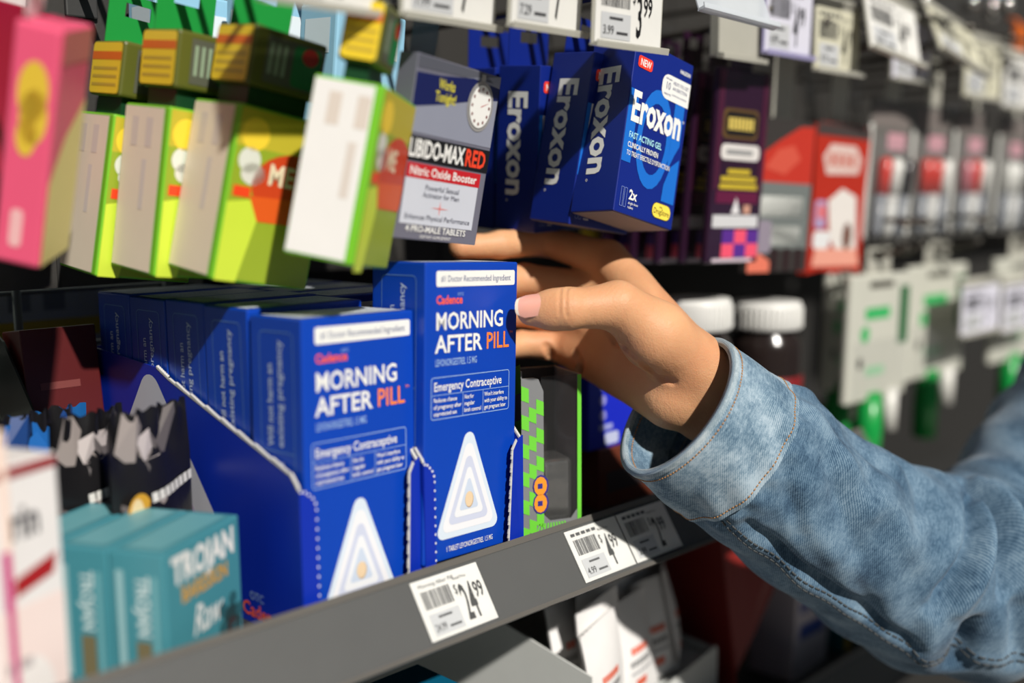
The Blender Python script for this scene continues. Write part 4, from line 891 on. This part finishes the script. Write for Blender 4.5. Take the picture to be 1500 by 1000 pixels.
for chain, rd, lift in (([(884, 479), (905, 505), (935, 532), (962, 552), (984, 561)], .0030, .84), ([(800, 505), (808, 522), (806, 538)], .0030, .88), ([(840, 515), (850, 535), (846, 552)], .0030, .88)):
    cx = np.interp(np.linspace(0, len(chain)-1, 22), range(len(chain)), [p[0] for p in chain]); cy = np.interp(np.linspace(0, len(chain)-1, 22), range(len(chain)), [p[1] for p in chain])
    ps = [surf(x, y) for x, y in zip(cx, cy)]; ps = [p-A3(ray(x, y))*rd*lift for p, x, y in zip(ps, cx, cy) if p is not None]
    for p, q in zip(ps, ps[1:]):
        if np.linalg.norm(p-q) < .006: carve(p, q, rd, 0)

# surface nets: the zero level of the field becomes one continuous skin
ins = SD < 0
cells = np.zeros(tuple(n3-1), dtype=np.int8)
for dx in (0, 1):
    for dy in (0, 1):
        for dz in (0, 1): cells += ins[dx:n3[0]-1+dx, dy:n3[1]-1+dy, dz:n3[2]-1+dz]
act = (cells > 0) & (cells < 8); idx = np.argwhere(act); vid = np.full(act.shape, -1, dtype=np.int64); vid[act] = np.arange(len(idx))
acc = np.zeros((len(idx), 3)); cnt = np.zeros(len(idx))
cor = [(x, y, z) for x in (0, 1) for y in (0, 1) for z in (0, 1)]
for a in cor:
    for k in range(3):
        if a[k]: continue
        c = list(a); c[k] = 1
        va = SD[idx[:, 0]+a[0], idx[:, 1]+a[1], idx[:, 2]+a[2]]; vc = SD[idx[:, 0]+c[0], idx[:, 1]+c[1], idx[:, 2]+c[2]]
        m = (va < 0) != (vc < 0); t_ = np.where(m, va/np.where(m, va-vc, 1), 0)
        p = np.tile(np.array(a, float), (len(idx), 1)); p[:, k] += t_; acc[m] += p[m]; cnt[m] += 1
V = lo+H*(idx+acc/cnt[:, None])
quads = []
for k in range(3):
    s0 = [slice(None)]*3; s1 = [slice(None)]*3; s0[k] = slice(0, n3[k]-1); s1[k] = slice(1, n3[k])
    e = np.argwhere(ins[tuple(s0)] != ins[tuple(s1)]); u, v = (k+1) % 3, (k+2) % 3
    ok = (e[:, u] > 0) & (e[:, v] > 0) & (e[:, u] < n3[u]-1) & (e[:, v] < n3[v]-1); e = e[ok]
    def cid(du, dv): q = e.copy(); q[:, u] -= du; q[:, v] -= dv; return vid[q[:, 0], q[:, 1], q[:, 2]]
    Q = np.stack([cid(0, 0), cid(1, 0), cid(1, 1), cid(0, 1)], 1); fl = ins[tuple(e.T)]; Q[~fl] = Q[~fl][:, ::-1]; quads.append(Q)
Q = np.concatenate(quads); Q = Q[(Q >= 0).all(1)]
lab = np.arange(len(V))                          # keep the one outer skin, drop any closed void inside it
for _ in range(400):
    l0 = lab.copy(); mn = lab[Q].min(1)
    for a in range(4): np.minimum.at(lab, Q[:, a], mn)
    lab = lab[lab]
    if (lab == l0).all(): break
keep = lab == np.bincount(lab).argmax(); nid = np.cumsum(keep)-1; V = V[keep]; Q = nid[Q[keep[Q].all(1)]]
for it in range(3):                              # light relaxation, then a counter step that keeps the volume
    for lam in (.5, -.46):
        s_ = np.zeros_like(V); c_ = np.zeros(len(V))
        for a, c in ((0, 1), (1, 2), (2, 3), (3, 0)):
            np.add.at(s_, Q[:, a], V[Q[:, c]]); np.add.at(s_, Q[:, c], V[Q[:, a]]); np.add.at(c_, Q[:, a], 1); np.add.at(c_, Q[:, c], 1)
        V = V+lam*(s_/np.maximum(c_, 1)[:, None]-V)

def skin_material():
    m = bpy.data.materials.new('skin'); m.use_nodes = True; nt = m.node_tree; b = nt.nodes['Principled BSDF']
    tc = nt.nodes.new('ShaderNodeTexCoord')
    def noise(sc, det=3, rough=.5): n = nt.nodes.new('ShaderNodeTexNoise'); n.inputs['Scale'].default_value = sc; n.inputs['Detail'].default_value = det; n.inputs['Roughness'].default_value = rough; nt.links.new(tc.outputs['Object'], n.inputs['Vector']); return n
    n1 = noise(28); n2 = noise(160, 2); vo = nt.nodes.new('ShaderNodeTexVoronoi'); vo.inputs['Scale'].default_value = 1100; nt.links.new(tc.outputs['Object'], vo.inputs['Vector'])
    cr = nt.nodes.new('ShaderNodeValToRGB'); cr.color_ramp.elements[0].position = .3; cr.color_ramp.elements[0].color = lin((206, 146, 106))+(1,); cr.color_ramp.elements[1].position = .72; cr.color_ramp.elements[1].color = lin((224, 172, 128))+(1,)
    nt.links.new(n1.outputs['Fac'], cr.inputs[0]); nt.links.new(cr.outputs[0], b.inputs['Base Color'])
    b.inputs['Roughness'].default_value = .52; b.inputs['Specular IOR Level'].default_value = .38
    b.inputs['Subsurface Weight'].default_value = .25; b.inputs['Subsurface Radius'].default_value = (1, .32, .16); b.inputs['Subsurface Scale'].default_value = .0035
    mp = nt.nodes.new('ShaderNodeMapping'); mp.inputs['Rotation'].default_value = (.4, .5, .7); mp.inputs['Scale'].default_value = (1, 5, 1.4); nt.links.new(tc.outputs['Object'], mp.inputs[0])
    n4 = nt.nodes.new('ShaderNodeTexNoise'); n4.inputs['Scale'].default_value = 120; n4.inputs['Detail'].default_value = 4; n4.inputs['Distortion'].default_value = .6; nt.links.new(mp.outputs[0], n4.inputs['Vector'])
    a0 = nt.nodes.new('ShaderNodeMath'); a0.operation = 'MULTIPLY_ADD'; a0.inputs[1].default_value = .9; nt.links.new(n4.outputs['Fac'], a0.inputs[0]); nt.links.new(n2.outputs['Fac'], a0.inputs[2])
    ad = nt.nodes.new('ShaderNodeMath'); ad.operation = 'MULTIPLY_ADD'; ad.inputs[1].default_value = .5; nt.links.new(vo.outputs['Distance'], ad.inputs[0]); nt.links.new(a0.outputs[0], ad.inputs[2])
    bp = nt.nodes.new('ShaderNodeBump'); bp.inputs['Strength'].default_value = .34; bp.inputs['Distance'].default_value = .0006; nt.links.new(ad.outputs[0], bp.inputs['Height']); nt.links.new(bp.outputs['Normal'], b.inputs['Normal'])
    return m
M_SKIN = skin_material()
me = bpy.data.meshes.new('person'); me.from_pydata((V-W0).tolist(), [], Q.tolist()); me.materials.append(M_SKIN)
me.polygons.foreach_set('use_smooth', [True]*len(me.polygons)); me.update()
person = bpy.data.objects.new('person', me); COL.objects.link(person); person.location = W0
tag(person, 'person in a faded denim jacket, reaching in from the right and gripping a blue carton', 'person')

# thumb nail
def nail(tip, d, nrm, side, ln, wd, rc, lift):
    b = MB(); m1 = mat('nail', (236, 172, 154), .22, coat=.3, sss=.15); nu, nv = 12, 14
    def f(u, v, o=0):
        wv = wd*(1-.30*max(0, v-.72)/.28*abs(2*u-1)**2)*(.90+.10*min(1, v*3)); s = (u-.5)*wv
        a = s/rc; endc = -.0012*((2*u-1)**2)*(1 if v > .5 else -.6)*abs(v-.5)*2
        p = tip+d*(-ln+ln*v+endc)+side*(rc*math.sin(a))+nrm*(rc*math.cos(a)-rc+lift+.0021*(1-v)+o-.0012*max(0, v-.5)**2*2)
        return tuple(p-W0)
    b.grid(lambda u, v: f(u, v*.91), nu, nv, m1); o = b.build('thumb_nail', person)
    b = MB(); b.grid(lambda u, v: f(u, .90+.11*v, .0001), nu, 3, mat('nail_edge', (240, 226, 206), .25)); b.build('nail_tip', o)
    return o
nail(TH[3]+td*.0078, td, tn, tb, .0160, .0146, .0094, .0075)

# denim
def denim(name, c0, c1, c2, wash=1.0):
    m = bpy.data.materials.new(name); m.use_nodes = True; nt = m.node_tree; b = nt.nodes['Principled BSDF']
    uv = nt.nodes.new('ShaderNodeUVMap'); uv.uv_map = 'UVMap'
    def nz(sc, det, src=uv.outputs[0], rough=.6): n = nt.nodes.new('ShaderNodeTexNoise'); n.inputs['Scale'].default_value = sc; n.inputs['Detail'].default_value = det; n.inputs['Roughness'].default_value = rough; nt.links.new(src, n.inputs['Vector']); return n
    n1 = nz(34, 6); n2 = nz(430, 3)
    wv = nt.nodes.new('ShaderNodeTexWave'); wv.wave_type = 'BANDS'; wv.bands_direction = 'DIAGONAL'; wv.inputs['Scale'].default_value = 420; wv.inputs['Distortion'].default_value = 2.2; wv.inputs['Detail'].default_value = 2; wv.inputs['Detail Scale'].default_value = 3; nt.links.new(uv.outputs[0], wv.inputs['Vector'])
    mp = nt.nodes.new('ShaderNodeMapping'); mp.inputs['Scale'].default_value = (900, 220, 1); mp.inputs['Rotation'].default_value = (0, 0, .6); nt.links.new(uv.outputs[0], mp.inputs[0]); n3_ = nz(1, 2, mp.outputs[0])
    def math_(op, a, c): k = nt.nodes.new('ShaderNodeMath'); k.operation = op; (nt.links.new(a, k.inputs[0]) if not isinstance(a, float) else setattr(k.inputs[0], 'default_value', a)); (nt.links.new(c, k.inputs[1]) if not isinstance(c, float) else setattr(k.inputs[1], 'default_value', c)); return k.outputs[0]
    s1 = math_('ADD', math_('MULTIPLY', n1.outputs['Fac'], .62*wash), math_('MULTIPLY', n2.outputs['Fac'], .16))
    s2 = math_('ADD', math_('MULTIPLY', wv.outputs['Fac'], .13), math_('MULTIPLY', n3_.outputs['Fac'], .22)); s = math_('ADD', s1, s2)
    cr = nt.nodes.new('ShaderNodeValToRGB'); e = cr.color_ramp.elements; e[0].position = .42; e[0].color = lin(c0)+(1,); e[1].position = .70; e[1].color = lin(c2)+(1,); k = cr.color_ramp.elements.new(.56); k.color = lin(c1)+(1,)
    nt.links.new(s, cr.inputs[0]); nt.links.new(cr.outputs[0], b.inputs['Base Color']); b.inputs['Roughness'].default_value = .9; b.inputs['Specular IOR Level'].default_value = .15
    b.inputs['Sheen Weight'].default_value = .15
    bp = nt.nodes.new('ShaderNodeBump'); bp.inputs['Strength'].default_value = .55; bp.inputs['Distance'].default_value = .0006; nt.links.new(s2, bp.inputs['Height']); nt.links.new(bp.outputs['Normal'], b.inputs['Normal'])
    return m
M_DENIM = denim('faded_denim', (36, 60, 84), (80, 109, 133), (126, 150, 168))
M_CUFF = denim('cuff_denim', (44, 72, 98), (108, 136, 156), (172, 190, 202), 1.1)
M_HEM = denim('hem_denim', (96, 118, 132), (150, 168, 178), (196, 206, 210))
M_THREAD = mat('tan_thread', (176, 128, 78), .8); M_THREAD2 = mat('dark_thread', (70, 74, 76), .8)

C0 = D(990, 594, .582)                          # middle of the cuff opening
def bez(pts, n):
    """Catmull-Rom through the points"""
    out = []; P = [2*pts[0]-pts[1]]+pts+[2*pts[-1]-pts[-2]]
    for i in range(1, len(P)-2):
        for k in range(n): t = k/n; a, b_, c, d = P[i-1], P[i], P[i+1], P[i+2]; out.append(.5*((2*b_)+(-a+c)*t+(2*a-5*b_+4*c-d)*t*t+(-a+3*b_-3*c+d)*t**3))
    out.append(pts[-1]); return np.array(out)
PATH = bez([C0, D(1098, 674, .605), D(1224, 764, .640), D(1368, 838, .683), D(1478, 820, .722), D(1580, 690, .765), D(1700, 500, .80), SHO], 40)
seg = np.r_[0, np.cumsum(np.linalg.norm(np.diff(PATH, axis=0), axis=1))]; SLEN = seg[-1]
def pos(s): return np.array([np.interp(s, seg, PATH[:, k]) for k in range(3)])
def frame(s):
    t = pos(min(s+.012, SLEN))-pos(max(s-.012, 0)); t /= np.linalg.norm(t); p = pos(s); e = A3(EYE)-p; e = e-t*e.dot(t); e /= np.linalg.norm(e); o = np.cross(e, t)
    if o.dot(A3(UP)) < 0: o = -o
    return p, t, e, o                            # e: towards the viewer, o: the upper side
CUFF = .047
RS = [(0, .0415), (.02, .0430), (CUFF, .0450), (CUFF+.012, .0465), (.10, .0485), (.16, .0530), (.21, .0600), (.27, .0660), (.34, .0680), (SLEN-.055, .074), (SLEN-.03, .066), (SLEN-.012, .045), (SLEN, .006)]
def rad(s): return float(np.interp(s, [a for a, _ in RS], [b_ for _, b_ in RS]))
# folds: (s, angle) of both ends in metres / degrees (0 faces the viewer, 90 the top), width, depth
FOLDS = [
    (.205, 60, .190, -15, .0055, -.0060), (.212, 55, .204, -10, .0060, .0040), (.225, 75, .232, 0, .0050, -.0065), (.236, 70, .250, -5, .0055, .0045), (.252, 85, .272, 5, .0050, -.0060), (.285, 80, .305, 0, .007, -.006), (.27, 60, .29, -20, .006, .004),
    (.220, -20, .235, -60, .0060, -.0070), (.190, -15, .215, -55, .0070, .0035), (.245, -10, .262, -50, .006, -.005),
    (.062, 62, .115, 18, .0065, .0030), (.075, 30, .120, -8, .0060, -.0030), (.095, 68, .150, 46, .0070, -.0028), (.120, 30, .165, 8, .0085, .0035), (.145, 80, .170, 30, .0070, -.0030), (.085, -10, .150, -30, .0070, .0028), (.055, 5, .085, -18, .0050, -.0030),
    (.060, -38, .200, -44, .0040, -.0045), (.050, 80, .075, 100, .006, .003), (.165, 55, .150, 20, .006, -.0025), (.120, -20, .165, -38, .006, -.0028)]
rndf = random.Random(11)
def displace(s, th):
    d = 0; r = rad(s); q = th*r
    for (s0, a0, s1, a1, w, amp) in FOLDS:
        q0, q1 = R(a0)*r, R(a1)*r; dx, dy = s1-s0, q1-q0; L2 = dx*dx+dy*dy; t = ((s-s0)*dx+(q-q0)*dy)/L2; tc_ = min(1, max(0, t)); ex = s-s0-tc_*dx; ey = q-q0-tc_*dy
        g = math.exp(-(ex*ex+ey*ey)/(w*w)); d += (1.5 if s0 < .18 else 2.3)*amp*g*(.55+.45*math.sin(PI*tc_))
    k = min(1, max(0, (s-CUFF)/.03))
    d += k*(.0016*math.sin(s*75+2.1*math.sin(th*2+.5))*math.sin(th*1.5+1+s*20)+.0009*math.sin(s*160+3*math.cos(th*3)+th*2))
    big = min(1, max(0, (s-.17)/.06)); d += big*.0022*math.sin(s*130+1.6*th)
    d += min(1, max(0, (s-CUFF)/.004))*max(0, 1-(s-CUFF)/.02)*.0016*math.sin(th*17+1)   # gathers behind the cuff
    return d
SEAM = R(-50)
def spt(s, th, extra=0, flat=1):
    p, t, e, o = frame(s); r = rad(s)+displace(s, th)+extra
    g = math.exp(-((th-SEAM)/.07)**2)*.0014*min(1, max(0, (s-CUFF)/.01)); r += g
    # the sleeve is pressed a little flat where it hangs under the arm
    return p+(e*math.cos(th)*.86+o*math.sin(th))*r
def tube_mesh(name, s0, s1, ns, nth, mats, extra=0, inner=None, fn=None):
    vs = []; fs = []; uvs = []
    for i in range(ns+1):
        s = s0+(s1-s0)*i/ns
        for j in range(nth+1):
            th = -PI+2*PI*j/nth; p = (fn or spt)(s, th, extra if not callable(extra) else extra(s, th)); vs.append(tuple(p-W0)); uvs.append((s, th*.045))
    w = nth+1
    for i in range(ns):
        for j in range(nth): fs.append((i*w+j, i*w+j+1, (i+1)*w+j+1, (i+1)*w+j))
    if inner:                                    # turn the hem inwards so the edge has thickness
        base = len(vs); dep, th_ = inner
        for i in range(7):
            s = s0+dep*i/6
            for j in range(nth+1): th = -PI+2*PI*j/nth; p = (fn or spt)(s, th, (extra if not callable(extra) else extra(s, th))-th_); vs.append(tuple(p-W0)); uvs.append((s+.3, th*.045))
        for i in range(6):
            for j in range(nth): a = base+i*w+j; fs.append((a, a+w, a+w+1, a+1))
        for j in range(nth): fs.append((j, base+j, base+j+1, j+1))
    me = bpy.data.meshes.new(name); me.from_pydata(vs, [], fs); ul = me.uv_layers.new(name='UVMap')
    li = np.empty(len(me.loops), dtype=np.int32); me.loops.foreach_get('vertex_index', li); ul.data.foreach_set('uv', np.array(uvs, dtype=np.float32)[li].ravel())
    me.materials.append(mats); me.polygons.foreach_set('use_smooth', [True]*len(me.polygons)); me.update()
    return me
def child(name, me, parent, label=None):
    o = bpy.data.objects.new(name, me); COL.objects.link(o); o.parent = parent
    if label: o['label'] = label
    return o
sleeve = child('jacket_sleeve', tube_mesh('jacket_sleeve', CUFF-.004, SLEN, 300, 150, M_DENIM), person, 'faded blue denim jacket sleeve with creases at the elbow')
def cuff_extra(s, th): return .0022+.0010*math.sin(th*5+s*90)*min(1, s/.02)+.0008*math.sin(th*13+s*140)*max(0, min(1, (s-.02)/.015))
cuff = child('cuff', tube_mesh('cuff', .0, CUFF, 46, 150, M_CUFF, cuff_extra, (.034, .0030)), person, 'pale denim cuff with tan stitching')
hem = child('cuff_hem', tube_mesh('cuff_hem', -.0004, .0030, 4, 150, M_HEM, lambda s, th: cuff_extra(s, th)+.0009, (.003, .0044)), cuff)
def stitches(name, s, n, mt, parent, ex, r=.00042, ln=.6, inner=False):
    b = MB()
    for i in range(n):
        pts_ = []
        for f in (0, .5, 1):
            th = -PI+2*PI*(i+f*ln)/n; pts_.append(tuple(spt(s, th, ex(s, th))-W0))
        b.tube(pts_, r, mt, 5)
    o = b.build(name, parent, kind='stuff'); return o
stitches('hem_stitching', .0058, 130, M_THREAD, cuff, lambda s, th: cuff_extra(s, th)+.0001)
stitches('hem_stitching', .0060, 130, M_THREAD, cuff, lambda s, th: cuff_extra(s, th)-.0031)
stitches('cuff_stitching', CUFF-.0030, 130, M_THREAD, cuff, lambda s, th: cuff_extra(s, th)+.0001)
b = MB()                                           # felled seam along the underside with its two rows of stitches
for row, dth in ((0, -.030), (1, .055)):
    s = CUFF+.004
    while s < .33:
        b.tube([tuple(spt(s+.0032*f, SEAM+dth, .0003)-W0) for f in (0, .5, 1)], .0006, M_THREAD2, 5); s += .0046
b.build('seam_stitching', sleeve, kind='stuff')
